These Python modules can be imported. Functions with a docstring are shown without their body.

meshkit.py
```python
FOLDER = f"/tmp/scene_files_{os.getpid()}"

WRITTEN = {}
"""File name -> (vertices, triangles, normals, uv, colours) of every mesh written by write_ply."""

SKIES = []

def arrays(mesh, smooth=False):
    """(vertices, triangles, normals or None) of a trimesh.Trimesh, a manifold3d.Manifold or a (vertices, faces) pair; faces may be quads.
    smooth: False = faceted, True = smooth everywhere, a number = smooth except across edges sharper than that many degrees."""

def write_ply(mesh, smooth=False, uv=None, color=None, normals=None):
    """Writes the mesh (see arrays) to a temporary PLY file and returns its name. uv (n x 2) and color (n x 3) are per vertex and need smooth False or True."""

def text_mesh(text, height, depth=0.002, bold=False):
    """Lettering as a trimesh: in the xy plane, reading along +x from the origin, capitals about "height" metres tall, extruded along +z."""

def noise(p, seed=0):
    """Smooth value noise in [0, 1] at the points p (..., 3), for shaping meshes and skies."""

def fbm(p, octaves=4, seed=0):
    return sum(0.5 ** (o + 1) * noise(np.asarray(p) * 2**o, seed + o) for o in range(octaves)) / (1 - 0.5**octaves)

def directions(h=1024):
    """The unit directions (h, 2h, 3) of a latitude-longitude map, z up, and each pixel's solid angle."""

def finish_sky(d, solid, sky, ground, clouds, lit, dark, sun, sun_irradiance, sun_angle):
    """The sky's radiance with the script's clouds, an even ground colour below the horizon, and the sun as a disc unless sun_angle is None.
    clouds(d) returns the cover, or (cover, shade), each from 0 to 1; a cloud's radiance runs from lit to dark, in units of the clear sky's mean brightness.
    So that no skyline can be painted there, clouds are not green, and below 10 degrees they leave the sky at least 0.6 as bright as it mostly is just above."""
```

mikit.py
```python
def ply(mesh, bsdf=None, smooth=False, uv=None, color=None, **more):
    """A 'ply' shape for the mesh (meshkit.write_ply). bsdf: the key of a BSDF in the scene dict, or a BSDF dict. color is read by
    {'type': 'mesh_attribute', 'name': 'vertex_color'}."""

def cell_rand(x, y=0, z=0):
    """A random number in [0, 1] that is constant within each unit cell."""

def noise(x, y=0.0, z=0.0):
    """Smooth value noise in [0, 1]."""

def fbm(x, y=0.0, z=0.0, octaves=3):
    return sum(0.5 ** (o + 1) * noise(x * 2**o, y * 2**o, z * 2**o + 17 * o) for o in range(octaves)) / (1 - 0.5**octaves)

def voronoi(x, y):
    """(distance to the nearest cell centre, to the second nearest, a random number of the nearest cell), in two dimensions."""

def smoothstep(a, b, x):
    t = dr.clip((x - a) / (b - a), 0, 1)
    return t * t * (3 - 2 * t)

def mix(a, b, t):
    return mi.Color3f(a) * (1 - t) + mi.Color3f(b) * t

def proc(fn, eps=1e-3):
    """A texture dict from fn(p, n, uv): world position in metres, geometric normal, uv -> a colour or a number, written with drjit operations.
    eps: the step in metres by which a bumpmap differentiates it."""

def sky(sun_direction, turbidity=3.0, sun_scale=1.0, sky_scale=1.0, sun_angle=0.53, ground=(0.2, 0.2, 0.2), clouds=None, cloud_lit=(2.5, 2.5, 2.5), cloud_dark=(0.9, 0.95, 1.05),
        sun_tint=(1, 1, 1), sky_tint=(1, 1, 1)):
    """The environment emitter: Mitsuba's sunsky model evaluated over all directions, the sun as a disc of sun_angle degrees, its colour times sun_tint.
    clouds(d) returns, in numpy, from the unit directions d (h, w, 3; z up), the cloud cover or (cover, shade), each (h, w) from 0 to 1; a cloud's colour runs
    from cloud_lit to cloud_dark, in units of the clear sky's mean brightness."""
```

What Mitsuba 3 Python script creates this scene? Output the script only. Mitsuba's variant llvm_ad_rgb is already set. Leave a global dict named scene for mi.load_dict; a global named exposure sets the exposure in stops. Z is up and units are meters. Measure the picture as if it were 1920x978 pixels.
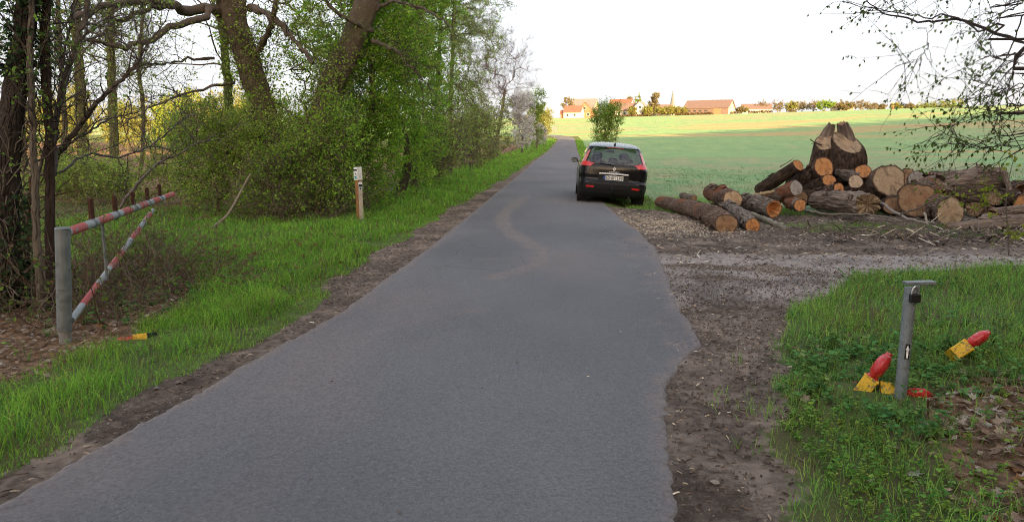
import math, random
import numpy as np, trimesh, drjit as dr, mitsuba as mi
import manifold3d as m3
import shapely, shapely.geometry as sg
from scipy.spatial import cKDTree
import mikit, meshkit
from mikit import ply, proc, noise, fbm, voronoi, cell_rand, smoothstep, mix

T = mi.ScalarTransform4f
scene, labels = {}, {}

# ---------------------------------------------------------------- camera, sky, exposure
EYE = (0.0, 0.0, 1.7)
LOOK = (-0.07148, 0.98426, -0.16163)
scene['camera'] = dict(type='perspective', fov=69.40, fov_axis='x', near_clip=0.05, far_clip=6000.0,
                       to_world=T().look_at(origin=EYE, target=[a + b for a, b in zip(EYE, LOOK)], up=[0, 0, 1]))
SUN_AZ, SUN_EL = math.radians(22.0), math.radians(9.5)          # behind the camera, a little to its right; early and low
SUN = (math.sin(SUN_AZ) * math.cos(SUN_EL), -math.cos(SUN_AZ) * math.cos(SUN_EL), math.sin(SUN_EL))


def veil(d):                                                   # hazy early morning under a thin even veil
    n = meshkit.fbm(np.stack([d[..., 0] * 2, d[..., 1] * 2, d[..., 2] * 9], -1), 4, 5)
    return 0.20 + 0.28 * n, 0.5 * n


scene['sky_light'] = mikit.sky(SUN, turbidity=8.8, sun_scale=2.8, sun_tint=(1.0, 1.30, 1.65), sky_tint=(0.98, 0.96, 1.07), clouds=veil, cloud_lit=(1.14, 1.07, 1.00), cloud_dark=(1.0, .97, .95), ground=(0.12, 0.13, 0.07))
exposure = 4.42


# ---------------------------------------------------------------- helpers
def key_of(name):
    if name not in scene and name not in labels:
        return name
    k = 1
    while f'{name}_{k:03d}' in scene or f'{name}_{k:03d}' in labels:
        k += 1
    return f'{name}_{k:03d}'


def thing(name, label, cat, group=None, kind=None):
    """A key that its parts' keys start with; it has no mesh of its own."""
    k = key_of(name)
    labels[k] = {'label': label, 'category': cat}
    if group:
        labels[k]['group'] = group
    if kind:
        labels[k]['kind'] = kind
    return k


def put(parent, name, mesh, bsdf, smooth=False, uv=None, color=None, label=None, kind=None, flip=False):
    k = key_of(parent + '__' + name if parent else name)
    if not hasattr(mesh, 'faces') and len(mesh[1]) == 0:
        print('empty', k)
        return k
    scene[k] = ply(mesh, bsdf, smooth, uv=uv, color=color)
    if label or kind:
        labels[k] = {}
        if label:
            labels[k]['label'] = label
        if kind:
            labels[k]['kind'] = kind
    return k


def structure(name, mesh, bsdf, label, **kw):
    k = put(None, name, mesh, bsdf, **kw)
    labels[k] = {'label': label, 'kind': 'structure'}
    return k


def stuff(name, mesh, bsdf, label, cat, **kw):
    k = put(None, name, mesh, bsdf, **kw)
    labels[k] = {'label': label, 'category': cat, 'kind': 'stuff'}
    return k


def single(name, mesh, bsdf, label, cat, group=None, **kw):
    k = put(None, name, mesh, bsdf, **kw)
    labels[k] = {'label': label, 'category': cat}
    if group:
        labels[k]['group'] = group
    return k


def cat(meshes):
    """Joins (v, f, ...) tuples; extra arrays are joined too."""
    vs, fs, ex, n = [], [], [[] for _ in meshes[0][2:]], 0
    for m in meshes:
        vs.append(m[0]); fs.append(np.asarray(m[1]) + n); n += len(m[0])
        for e, a in zip(ex, m[2:]):
            e.append(a)
    return (np.vstack(vs), np.vstack(fs), *[np.vstack(e) for e in ex])


def TM(m):
    return (np.asarray(m.vertices, float), np.asarray(m.faces, int))


def unit(v):
    v = np.asarray(v, float)
    return v / np.maximum(np.linalg.norm(v, axis=-1, keepdims=True), 1e-9)


def frames(d):
    d = unit(d)
    a = np.where(np.abs(d[..., 2:3]) < 0.9, [0, 0, 1.0], [1.0, 0, 0])
    u = unit(np.cross(a, d))
    return d, u, np.cross(d, u)


def frusta(P0, P1, R0, R1, sides=5):
    """Many tapered tubes at once (open ends)."""
    P0, P1 = np.atleast_2d(P0).astype(float), np.atleast_2d(P1).astype(float)
    R0, R1 = np.broadcast_to(R0, len(P0)), np.broadcast_to(R1, len(P0))
    _, u, w = frames(P1 - P0)
    a = np.arange(sides) * 2 * np.pi / sides
    ring = u[:, None] * np.cos(a)[None, :, None] + w[:, None] * np.sin(a)[None, :, None]
    v = np.concatenate([P0[:, None] + ring * R0[:, None, None], P1[:, None] + ring * R1[:, None, None]], 1)
    i = np.arange(sides); j = (i + 1) % sides
    f = np.vstack([np.stack([i, j, j + sides], 1), np.stack([i, j + sides, i + sides], 1)])
    return v.reshape(-1, 3), (f[None] + (np.arange(len(P0)) * 2 * sides)[:, None, None]).reshape(-1, 3)


def tube(path, radii, sides=8, caps=True, rough=0.0, seed=0):
    """One tube along a path, radii per point; rough = relative bumpiness."""
    P = np.asarray(path, float); n = len(P)
    R = np.broadcast_to(np.asarray(radii, float), n)
    d = unit(np.gradient(P, axis=0))
    u = frames(d[:1])[1][0]; us = []
    for k in range(n):
        u = unit(u - d[k] * (u @ d[k])); us.append(u)
    us = np.array(us); ws = np.cross(d, us)
    a = np.arange(sides) * 2 * np.pi / sides
    ring = us[:, None] * np.cos(a)[None, :, None] + ws[:, None] * np.sin(a)[None, :, None]
    rr = R[:, None]
    if rough:
        q = np.stack([np.cos(a)[None] * 1.5 + 0 * rr, np.sin(a)[None] * 1.5 + 0 * rr, np.arange(n)[:, None] * 0.35 + 0 * a[None]], -1)
        rr = rr * (1 + rough * (meshkit.fbm(q, 3, seed) - 0.5) * 2)
    v = (P[:, None] + ring * rr[..., None]).reshape(-1, 3)
    i = np.arange(sides); j = (i + 1) % sides
    f = np.vstack([np.stack([i, j, j + sides], 1), np.stack([i, j + sides, i + sides], 1)])
    f = (f[None] + (np.arange(n - 1) * sides)[:, None, None]).reshape(-1, 3)
    if caps:
        v = np.vstack([v, P[:1], P[-1:]]); c = n * sides
        f = np.vstack([f, np.stack([j, i, 0 * i + c], 1), np.stack([i + (n - 1) * sides, j + (n - 1) * sides, 0 * i + c + 1], 1)])
    return v, f


def curve(pts, n=24, k=3):
    """A smooth path through points (Catmull-Rom)."""
    P = np.asarray(pts, float)
    if len(P) == 2:
        return P[0] + (P[1] - P[0]) * np.linspace(0, 1, n)[:, None]
    Q = np.vstack([2 * P[0] - P[1], P, 2 * P[-1] - P[-2]])
    t = np.linspace(0, len(P) - 1 - 1e-9, n); i = t.astype(int); s = (t - i)[:, None]
    a, b, c, d = Q[i], Q[i + 1], Q[i + 2], Q[i + 3]
    return 0.5 * (2 * b + (c - a) * s + (2 * a - 5 * b + 4 * c - d) * s * s + (3 * b - a - 3 * c + d) * s ** 3)


def box(x0, x1, y0, y1, z0, z1, bevel=0.0):
    if bevel <= 0:
        m = trimesh.creation.box(extents=(x1 - x0, y1 - y0, z1 - z0))
        m.apply_translation(((x0 + x1) / 2, (y0 + y1) / 2, (z0 + z1) / 2))
        return TM(m)
    b = bevel
    pts = [(x, y, z) for x in (x0, x1) for y in (y0, y1) for z in (z0, z1)]
    out = []
    for x, y, z in pts:
        sx, sy, sz = (b if x == x0 else -b), (b if y == y0 else -b), (b if z == z0 else -b)
        out += [(x, y + sy, z + sz), (x + sx, y, z + sz), (x + sx, y + sy, z)]
    m = m3.Manifold.hull_points(np.array(out)).to_mesh()
    return np.array(m.vert_properties[:, :3], float), np.array(m.tri_verts, int)


def moved(m, R=None, t=(0, 0, 0)):
    v = m[0] if R is None else m[0] @ np.asarray(R).T
    return (v + np.asarray(t, float), *m[1:])


def rot(axis, deg):
    return trimesh.transformations.rotation_matrix(math.radians(deg), axis)[:3, :3]


def basis(d, upish=(0, 0, 1)):
    """Matrix whose columns are x = d, z nearest to upish."""
    x = unit(d); y = unit(np.cross(upish, x)); z = np.cross(x, y)
    return np.stack([x, y, z], 1)


def flat(n, color, rng=None, var=0.0):
    c = np.tile(np.asarray(color, float), (n, 1))
    if var:
        c = c * (1 + var * rng.standard_normal((n, 1)))
    return np.clip(c, 0.003, 0.95)


def leaf_mesh(P, size, axis, normal, color, width=0.5, fold=0.25, shape=4):
    """Leaves as small folded faces: P the stalk end, axis the direction of growth; colour per leaf. shape 4 = lozenge of 2 faces, 6 = oval of 4."""
    n = len(P); size = np.broadcast_to(size, n)[:, None]
    a = unit(axis); nn = unit(np.cross(np.cross(a, normal), a)); s = np.cross(nn, a)
    w = size * width / 2
    if shape == 4:
        v = np.stack([P, P + a * size * 0.45 + s * w - nn * 0 + nn * fold * w, P + a * size, P + a * size * 0.45 - s * w + nn * fold * w], 1)
        f = np.array([[0, 1, 2], [0, 2, 3]])
    else:
        v = np.stack([P, P + a * size * 0.3 + s * w + nn * fold * w, P + a * size * 0.68 + s * w * 0.8 + nn * fold * w * 0.5, P + a * size - nn * size * 0.12,
                      P + a * size * 0.68 - s * w * 0.8 + nn * fold * w * 0.5, P + a * size * 0.3 - s * w + nn * fold * w], 1)
        f = np.array([[0, 1, 5], [1, 2, 4], [1, 4, 5], [2, 3, 4]])
    k = v.shape[1]
    return v.reshape(-1, 3), (f[None] + (np.arange(n) * k)[:, None, None]).reshape(-1, 3), np.repeat(color, k, 0)


def randdir(rng, n):
    return unit(rng.standard_normal((n, 3)))


# ---------------------------------------------------------------- materials
def two(d):
    return {'type': 'twosided', 'bsdf': d}


VC = {'type': 'mesh_attribute', 'name': 'vertex_color'}
scene['leaf'] = {'type': 'principledthin', 'base_color': VC, 'roughness': 0.5, 'diff_trans': 1.1, 'spec_trans': 0.0, 'eta': 1.3}
scene['blade'] = {'type': 'principledthin', 'base_color': VC, 'roughness': 0.5, 'diff_trans': 0.9, 'spec_trans': 0.0, 'eta': 1.3}
scene['wood'] = two({'type': 'principled', 'base_color': VC, 'roughness': 0.85, 'specular': 0.25})
scene['tinted'] = two({'type': 'principled', 'base_color': VC, 'roughness': 0.6, 'specular': 0.35})


def flatmat(name, rgb, rough=0.6, spec=0.4, metal=0.0, **kw):
    scene[name] = two({'type': 'principled', 'base_color': {'type': 'rgb', 'value': list(rgb)}, 'roughness': rough, 'specular': spec, 'metallic': metal, **kw})


def procmat(name, fn, rough=0.8, spec=0.3, bump=None, scale=0.01, eps=2e-3, **kw):
    b = {'type': 'principled', 'base_color': proc(fn), 'roughness': rough if isinstance(rough, float) else proc(rough), 'specular': spec, **kw}
    if bump is not None:
        b = {'type': 'bumpmap', 'arbitrary': proc(bump, eps), 'scale': scale, 'bsdf': b}
    scene[name] = two(b)

# ---------------------------------------------------------------- the lie of the land
GX = [0, 45, 90, 128, 160, 200, 300, 420, 600, 900, 3000]
GZ = [0, 0, .35, 1.4, 2.5, 4.2, 9.0, 13.6, 16.4, 18.0, 19.0]
LEFT_Y = [-40, 0, 3.03, 5.08, 6.96, 11.2, 18.8, 30, 55, 90, 128, 140, 150, 158, 164]
LEFT_X = [-3.3, -2.75, -2.61, -2.42, -2.19, -2.14, -2.19, -2.25, -2.4, -2.1, -1.62, -1.6, -2.3, -4.2, -7.5]
RIGHT_Y = [-40, 0, 3.15, 3.9, 5.02, 5.75, 6.0, 6.2, 7.4, 8.5, 10, 11.5, 13.4, 16, 20, 41, 90, 128, 140, 152, 162, 168]
RIGHT_X = [0.0, 0.4, .51, .60, .72, 1.00, 1.14, 1.17, 1.16, 1.22, 1.34, 1.42, 1.36, 1.2, 1.03, 1.1, 1.35, 1.5, 1.6, 1.2, -1.0, -5.0]


def sm(a, b, x):
    t = np.clip((x - a) / (b - a), 0, 1)
    return t * t * (3 - 2 * t)


def n2(x, y, s, seed=0, octaves=3):
    return meshkit.fbm(np.stack([np.asarray(x) * s, np.asarray(y) * s, np.zeros_like(np.asarray(x, float)) + 0.5], -1), octaves, seed)


def road_left(y):
    return np.interp(y, LEFT_Y, LEFT_X)


def road_right(y):
    return np.interp(y, RIGHT_Y, RIGHT_X)


def base_height(x, y):
    """Broad shape only: level by the road, a long slope rising to the village and more to the right."""
    x, y = np.asarray(x, float), np.asarray(y, float)
    r = np.hypot(x, np.maximum(y, 0)); fwd = sm(0.0, 0.5, y / np.maximum(np.hypot(x, y), 1e-6))
    g = np.interp(r, GX, GZ)
    side = 0.02 * np.clip(x, 0, 500) * sm(90, 300, r)
    leftish = 1 - 0.75 * sm(0.3, 1.2, -x / np.maximum(y, 1) * sm(20, 60, r))
    return (g + side) * fwd * leftish


def dirt_weight(x, y):
    """Where feet and wheels have worn the ground bare: the strips along the road and the track to the logs."""
    x, y = np.asarray(x, float), np.asarray(y, float)
    wob = (n2(x, y, 1.1, 3) - 0.5)
    l = np.interp(y, [0, 3.4, 5.8, 7.6, 8.5, 9.5, 12.4, 22, 40, 70], [.22, .22, .27, .44, .62, .54, .62, .54, .30, .15])
    dl = sm(-0.15, 0.12, x - (road_left(y) - l - wob * 0.6)) * (x < road_left(y) + 0.5)
    rn = np.interp(y, [2, 3.2, 4.2, 5.4, 6.2, 7.1, 8.1, 9.0, 9.8, 10.35, 10.9], [.92, .97, 1.18, 1.55, 1.75, 2.12, 2.8, 3.5, 4.5, 6.2, 12])
    near = sm(0.25, -0.25, x - rn - wob * 0.65)
    far = np.interp(x, [0.9, 1.5, 2.3, 3.2, 4.6, 6, 8, 14], [19.5, 18.6, 17.6, 16.2, 13.9, 13.5, 12.9, 12.4])
    under = sm(1.8, 0.4, np.abs(y - 16.2 - 0.05 * (x - 6))) * sm(2.6, 3.6, x) * sm(16, 11, x)
    tr = np.where(y < 10.6, near, 1.0) * sm(0.5, -0.5, y - far - wob * 1.2)
    dr_ = np.maximum(tr, under * 0.8) * sm(0.3, 0.6, x) * sm(20, 14, x)
    return np.clip(np.maximum(dl, dr_), 0, 1)


def litter_weight(x, y):
    """Last year's leaves under the trees: left behind the barrier, and in the near right corner."""
    wob = (n2(x, y, 0.8, 8) - 0.5)
    edge = np.interp(y, [2, 4.4, 5.5, 6.5, 7.6, 8.6, 9.4, 10], [-3.35, -3.45, -3.55, -3.65, -3.8, -4.1, -4.8, -7])
    l = sm(-0.1, 0.5, edge - x + wob * 1.3) * sm(10.4, 9.2, y + wob * 2)
    deep = sm(-5.6, -6.8, x + wob) * sm(15.5, 18, y + 0.3 * (x + 5)) * sm(140, 90, y)
    r = sm(2.0, 2.5, x + wob * 1.6 - np.interp(y, [3, 4.5, 5.3, 6.5], [0.0, 0.15, 0.6, 1.8])) * sm(6.0, 4.8, y)
    return np.clip(np.maximum(np.maximum(l, deep), r), 0, 1)


def field_weight(x, y):
    edge = np.interp(y, [10, 16, 18, 20, 26, 60, 128], [9, 6, 4.4, 2.6, 2.2, 2.3, 2.6])
    wob = (n2(x, y, 0.7, 18) - 0.5)
    back = np.interp(x, [1, 3, 5, 9, 16, 40], [19.5, 19, 18.8, 18.4, 16, 12])
    right = sm(-0.25, 0.25, x - edge - wob) * sm(-0.4, 0.4, y - back - wob)
    farf = sm(150, 158, y + 0.05 * x + wob)
    return np.clip(np.maximum(right, farf), 0, 1)


def height(x, y):
    x, y = np.asarray(x, float), np.asarray(y, float)
    z = base_height(x, y)
    r = np.hypot(x, y)
    inroad = sm(0.0, 0.25, x - road_left(y)) * sm(0.0, 0.25, road_right(y) - x) * (y < 164)
    near = 1 - sm(40, 120, r)
    z = z + (n2(x, y, 0.35, 11) - 0.5) * 0.16 * near * (1 - inroad) * np.clip(np.maximum(road_left(y) - x, x - road_right(y)) / 3, 0, 1)
    z = z + ((n2(x, y, 2.6, 12) - 0.5) * 0.05 + (n2(x, y, 9.0, 13) - 0.5) * 0.028 + (n2(x, y, 24.0, 14, 2) - .5) * .012) * near * (1 - inroad)
    # wheel ruts of the track, the dip where the car stands, the verge mound on the right
    tr = sm(1.5, 3.0, x) * sm(9.9, 10.6, y) * sm(13, 12, y)
    z = z - 0.045 * tr * np.exp(-((y - 11.3 - 0.05 * x) / 0.28) ** 2) - 0.03 * tr * np.exp(-((y - 12.35 - 0.02 * x) / 0.25) ** 2)
    z = z - 0.13 * sm(0.95, 1.75, x) * sm(3.4, 2.4, x) * sm(18.3, 19.8, y) * sm(29, 26, y)
    z = z + 0.05 * sm(1.6, 3.2, x) * sm(5.6, 7.0, y) * sm(9.8, 8.6, y)
    return z - 0.06 * inroad + 0.02 * (1 - inroad) * near


def axis(lo, fine_lo, fine_hi, hi, step, grow):
    a = [fine_lo]
    s = step
    while a[-1] > lo:
        s *= grow; a.append(a[-1] - s)
    b = list(np.arange(fine_lo + step, fine_hi, step)); s = step; b.append(fine_hi)
    while b[-1] < hi:
        s *= grow; b.append(b[-1] + s)
    return np.array(a[::-1] + b)


gx = axis(-2600, -5.2, 6.0, 2600, 0.08, 1.062)
gy = axis(-700, 2.9, 12.6, 3600, 0.075, 1.042)
XX, YY = np.meshgrid(gx, gy)
ZZ = height(XX, YY)
WD, WL, WF = dirt_weight(XX, YY), litter_weight(XX, YY), field_weight(XX, YY)
V = np.stack([XX, YY, ZZ], -1).reshape(-1, 3)
nx, ny = len(gx), len(gy)
I = (np.arange(ny - 1)[:, None] * nx + np.arange(nx - 1)[None]).ravel()
QF = np.stack([I, I + 1, I + nx + 1, I + nx], 1)
UV = np.stack([WD.ravel(), WL.ravel()], 1)
wf = WF.ravel()[QF].mean(1); wd = WD.ravel()[QF].mean(1); wl = WL.ravel()[QF].mean(1)
cls = np.where(wd > 0.5, 1, np.where(wf > 0.5, 2, np.where((wl > 0.5), 3, 0)))


def sub(q):
    used, inv = np.unique(q.ravel(), return_inverse=True)
    return (V[used], inv.reshape(-1, 4)), UV[used]


def soil_colour(p, n, uv):
    a = fbm(p.x * 3.1, p.y * 3.1, 0, 4); b = fbm(p.x * 21, p.y * 21, 0, 3); c = noise(p.x * 90, p.y * 90)
    d = mix((0.066, 0.051, 0.041), (0.185, 0.145, 0.116), dr.clip(a * 1.5 - 0.3 + (b - 0.5) * 1.3, 0, 1))
    band = smoothstep(7.0, 7.8, p.y - .12 * p.x + (a - .5) * 1.2) * smoothstep(11.2, 10.2, p.y - .16 * p.x + (a - .5) * 1.2) * smoothstep(.8, 1.2, p.x)
    d = mix(d, mi.Color3f(0.225, 0.200, 0.184) * (.85 + .3 * noise(p.x * 70, p.y * 70)), band * smoothstep(.30, .50, fbm(p.x * 1.1 + 2, p.y * 2.0, 4, 4)) * .9)
    d = mix(d, (0.035, 0.027, 0.022), smoothstep(0.52, 0.66, fbm(p.x * 1.7 + 5, p.y * 1.7, 0, 4) + (c - .5) * .35) * 0.55)
    d = mix(d, (0.20, 0.165, 0.125), smoothstep(0.78, 0.95, c) * 0.4)
    l = mix((0.06, 0.04, 0.025), (0.19, 0.12, 0.075), dr.clip(b * 1.6 - 0.3, 0, 1))
    g = mix((0.045, 0.065, 0.022), (0.085, 0.115, 0.035), dr.clip(b + (a - .5), 0, 1))
    g = mix(g, (0.07, 0.05, 0.03), smoothstep(0.5, 0.7, a) * 0.6)
    k = (b - 0.5) * 0.5
    return mix(mix(g, l, smoothstep(0.4, 0.6, uv.y + k)), d, smoothstep(0.4, 0.6, uv.x + k))


def crop_colour(p, n, uv):
    """Young winter crop: green with dew, thin and earthy in places, with tramlines."""
    a = fbm(p.x * 0.06, p.y * 0.035, 0, 4); b = fbm(p.x * 0.9, p.y * 0.5, 0, 3); c = fbm(p.x * 5, p.y * 3, 0, 3)
    g = mix((0.115, 0.200, 0.090), (0.180, 0.265, 0.115), dr.clip(b * 1.2 - 0.1 + (c - 0.5) * 0.9, 0, 1))
    earthy = smoothstep(0.56, 0.74, a + (b - 0.5) * 0.45 + (c - .5) * .35)
    g = mix(g, (0.24, 0.185, 0.125), earthy * 0.5)
    u = p.y - 0.30 * p.x + (a - .5) * 9
    g = mix(g, (0.26, 0.20, 0.10), smoothstep(0.62, 0.70, fbm(p.x * 0.02 + 3, p.y * 0.06, 0, 3)) * 0.8)
    tram = dr.abs(dr.abs(u / 24 - dr.floor(u / 24) - 0.5) - 0.04)
    return mix(g, (0.13, 0.125, 0.06), smoothstep(0.02, 0.01, tram) * 0.45)


procmat('soil', soil_colour, rough=0.95, spec=0.15)
procmat('crop', crop_colour, rough=0.9, spec=0.2)
for c, nm, mat, lab in ((0, 'ground', 'soil', 'grassy ground beside the lane'), (1, 'dirt_track', 'soil', 'bare brown dirt track and worn road edges with wood chips'),
                        (2, 'field', 'crop', 'green crop field rising gently to the village'), (3, 'woodland_floor', 'soil', 'ground under the trees covered in dead leaves')):
    m, uv = sub(QF[cls == c])
    structure(nm, m, mat, lab, smooth=True, uv=uv)

# ---------------------------------------------------------------- the lane
ys = np.concatenate([np.arange(-40, 2.5, 0.8), np.arange(2.5, 14, 0.04), np.geomspace(14, 164, 240)])
us = np.concatenate([[0, 0], np.array([0, .004, .012]), np.linspace(.03, .97, 30), np.array([.988, .996, 1]), [1, 1]])
rng = np.random.default_rng(4)
eL = road_left(ys) + (n2(0 * ys, ys, 1.3, 31) - .5) * .07 + (n2(0 * ys + 4, ys, 7.0, 32) - .5) * .06 + (n2(0 * ys + 4, ys, 19.0, 36, 2) - .5) * .05
eR = road_right(ys) + (n2(0 * ys + 9, ys, 1.3, 33) - .5) * .10 + (n2(0 * ys + 2, ys, 7.0, 34) - .5) * .10 + (n2(0 * ys + 2, ys, 19.0, 37, 2) - .5) * .05
RX = eL[:, None] + (eR - eL)[:, None] * us[None]
RY = np.repeat(ys[:, None], len(us), 1)
RZ = base_height(RX, RY) + 0.028 + 0.03 * (1 - (2 * us[None] - 1) ** 2) + (n2(RX, RY, 1.2, 35) - .5) * 0.012
RZ += np.where((us == 0) | (us == 1), -0.012, 0)[None]
RZ[:, [2, -3]] -= 0.004
RX[:, 0] -= 0.05; RX[:, -1] += 0.05; RZ[:, [0, -1]] -= 0.12
RX[:, 1] -= .006; RX[:, -2] += .006
nr = len(us)
I = (np.arange(len(ys) - 1)[:, None] * nr + np.arange(nr - 1)[None]).ravel()
RQ = np.stack([I, I + 1, I + nr + 1, I + nr], 1)
MUD = [[(-1.18, 21.69), (-1.39, 17.46), (-1.32, 15.17), (-0.97, 13.05), (-0.55, 11.63), (-0.29, 10.63), (-0.38, 9.68), (-0.63, 9.15), (-0.86, 8.78)],
       [(-0.80, 7.06), (-1.22, 6.85), (-1.62, 6.68)], [(1.40, 10.75), (0.23, 10.19), (-1.19, 10.18)]]


def asphalt(p, n, uv):
    a = fbm(p.x * 0.9, p.y * 0.45, 0, 4); s = noise(p.x * 150, p.y * 150); s2 = noise(p.x * 60 + 9, p.y * 60); st = cell_rand(p.x * 95, p.y * 95)
    c = mix((0.082, 0.083, 0.090), (0.118, 0.118, 0.124), dr.clip(a * 1.4 - .2, 0, 1))
    c = c * (0.72 + 0.34 * s + 0.22 * s2)
    c = mix(c, (0.17, 0.165, 0.155), smoothstep(0.955, 0.985, st) * 0.55)
    d1, d2, rr = voronoi(p.x * .8 + .5 * noise(p.x * 3, p.y * 3), p.y * .55)
    c = mix(c, (0.045, 0.044, 0.045), smoothstep(.020, .006, d2 - d1) * smoothstep(.45, .6, fbm(p.x * .7, p.y * .4, 6, 3)) * .7)
    mud = mi.Float(0)
    wob = (fbm(p.x * 4.5, p.y * 4.5, 3, 4) - 0.5)
    for path, w, k in zip(MUD, (0.20, 0.11, 0.12), (1.0, 0.45, 0.35)):
        d = mi.Float(9)
        for (x0, y0), (x1, y1) in zip(path[:-1], path[1:]):
            dx, dy = x1 - x0, y1 - y0
            t = dr.clip(((p.x - x0) * dx + (p.y - y0) * dy) / (dx * dx + dy * dy), 0, 1)
            d = dr.minimum(d, dr.hypot(p.x - x0 - dx * t, p.y - y0 - dy * t))
        tread = 0.45 + 0.55 * smoothstep(0.35, 0.6, noise(p.x * 30, p.y * 14) * .6 + .4 * noise(p.x * 90, p.y * 90))
        mud = dr.maximum(mud, smoothstep(w, w * 0.45, d + wob * 0.20) * k * tread * (0.55 + 0.9 * fbm(p.x * 7, p.y * 7, 8, 3)))
    edge = smoothstep(0.05, 0.0, dr.minimum(uv.x, 1 - uv.x) + wob * 0.05)
    apron = smoothstep(0.75, 1.5, p.x + wob * 1.5) * smoothstep(15, 11, p.y) * smoothstep(5.4, 6.2, p.y + wob)
    patch = smoothstep(0.40, 0.56, fbm(p.x * 1.6 + 3, p.y * 1.6, 1, 4) + (s2 - .5) * .25)
    dust = dr.maximum(dr.maximum(mud * 0.72, edge * 0.7), apron * (0.30 + 0.65 * patch))
    dust = dr.maximum(dust, 0.35 * smoothstep(0.52, 0.7, fbm(p.x * 0.55 + 7, p.y * 0.3, 2, 4)))
    return mix(c, mi.Color3f(0.155, 0.126, 0.114) * (0.75 + 0.5 * s2), dr.clip(dust, 0, 0.9))


def asphalt_bump(p, n, uv):
    return noise(p.x * 120, p.y * 120) + 0.7 * noise(p.x * 55, p.y * 55)


procmat('asphalt', asphalt, rough=0.82, spec=0.35, bump=asphalt_bump, scale=0.0014, eps=3e-3)
structure('road', (np.stack([RX, RY, RZ], -1).reshape(-1, 3), RQ), 'asphalt', 'narrow grey asphalt lane running straight to the fields', smooth=True,
          uv=np.stack([np.repeat(us[None], len(ys), 0), RY / 100], -1).reshape(-1, 2))

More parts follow.
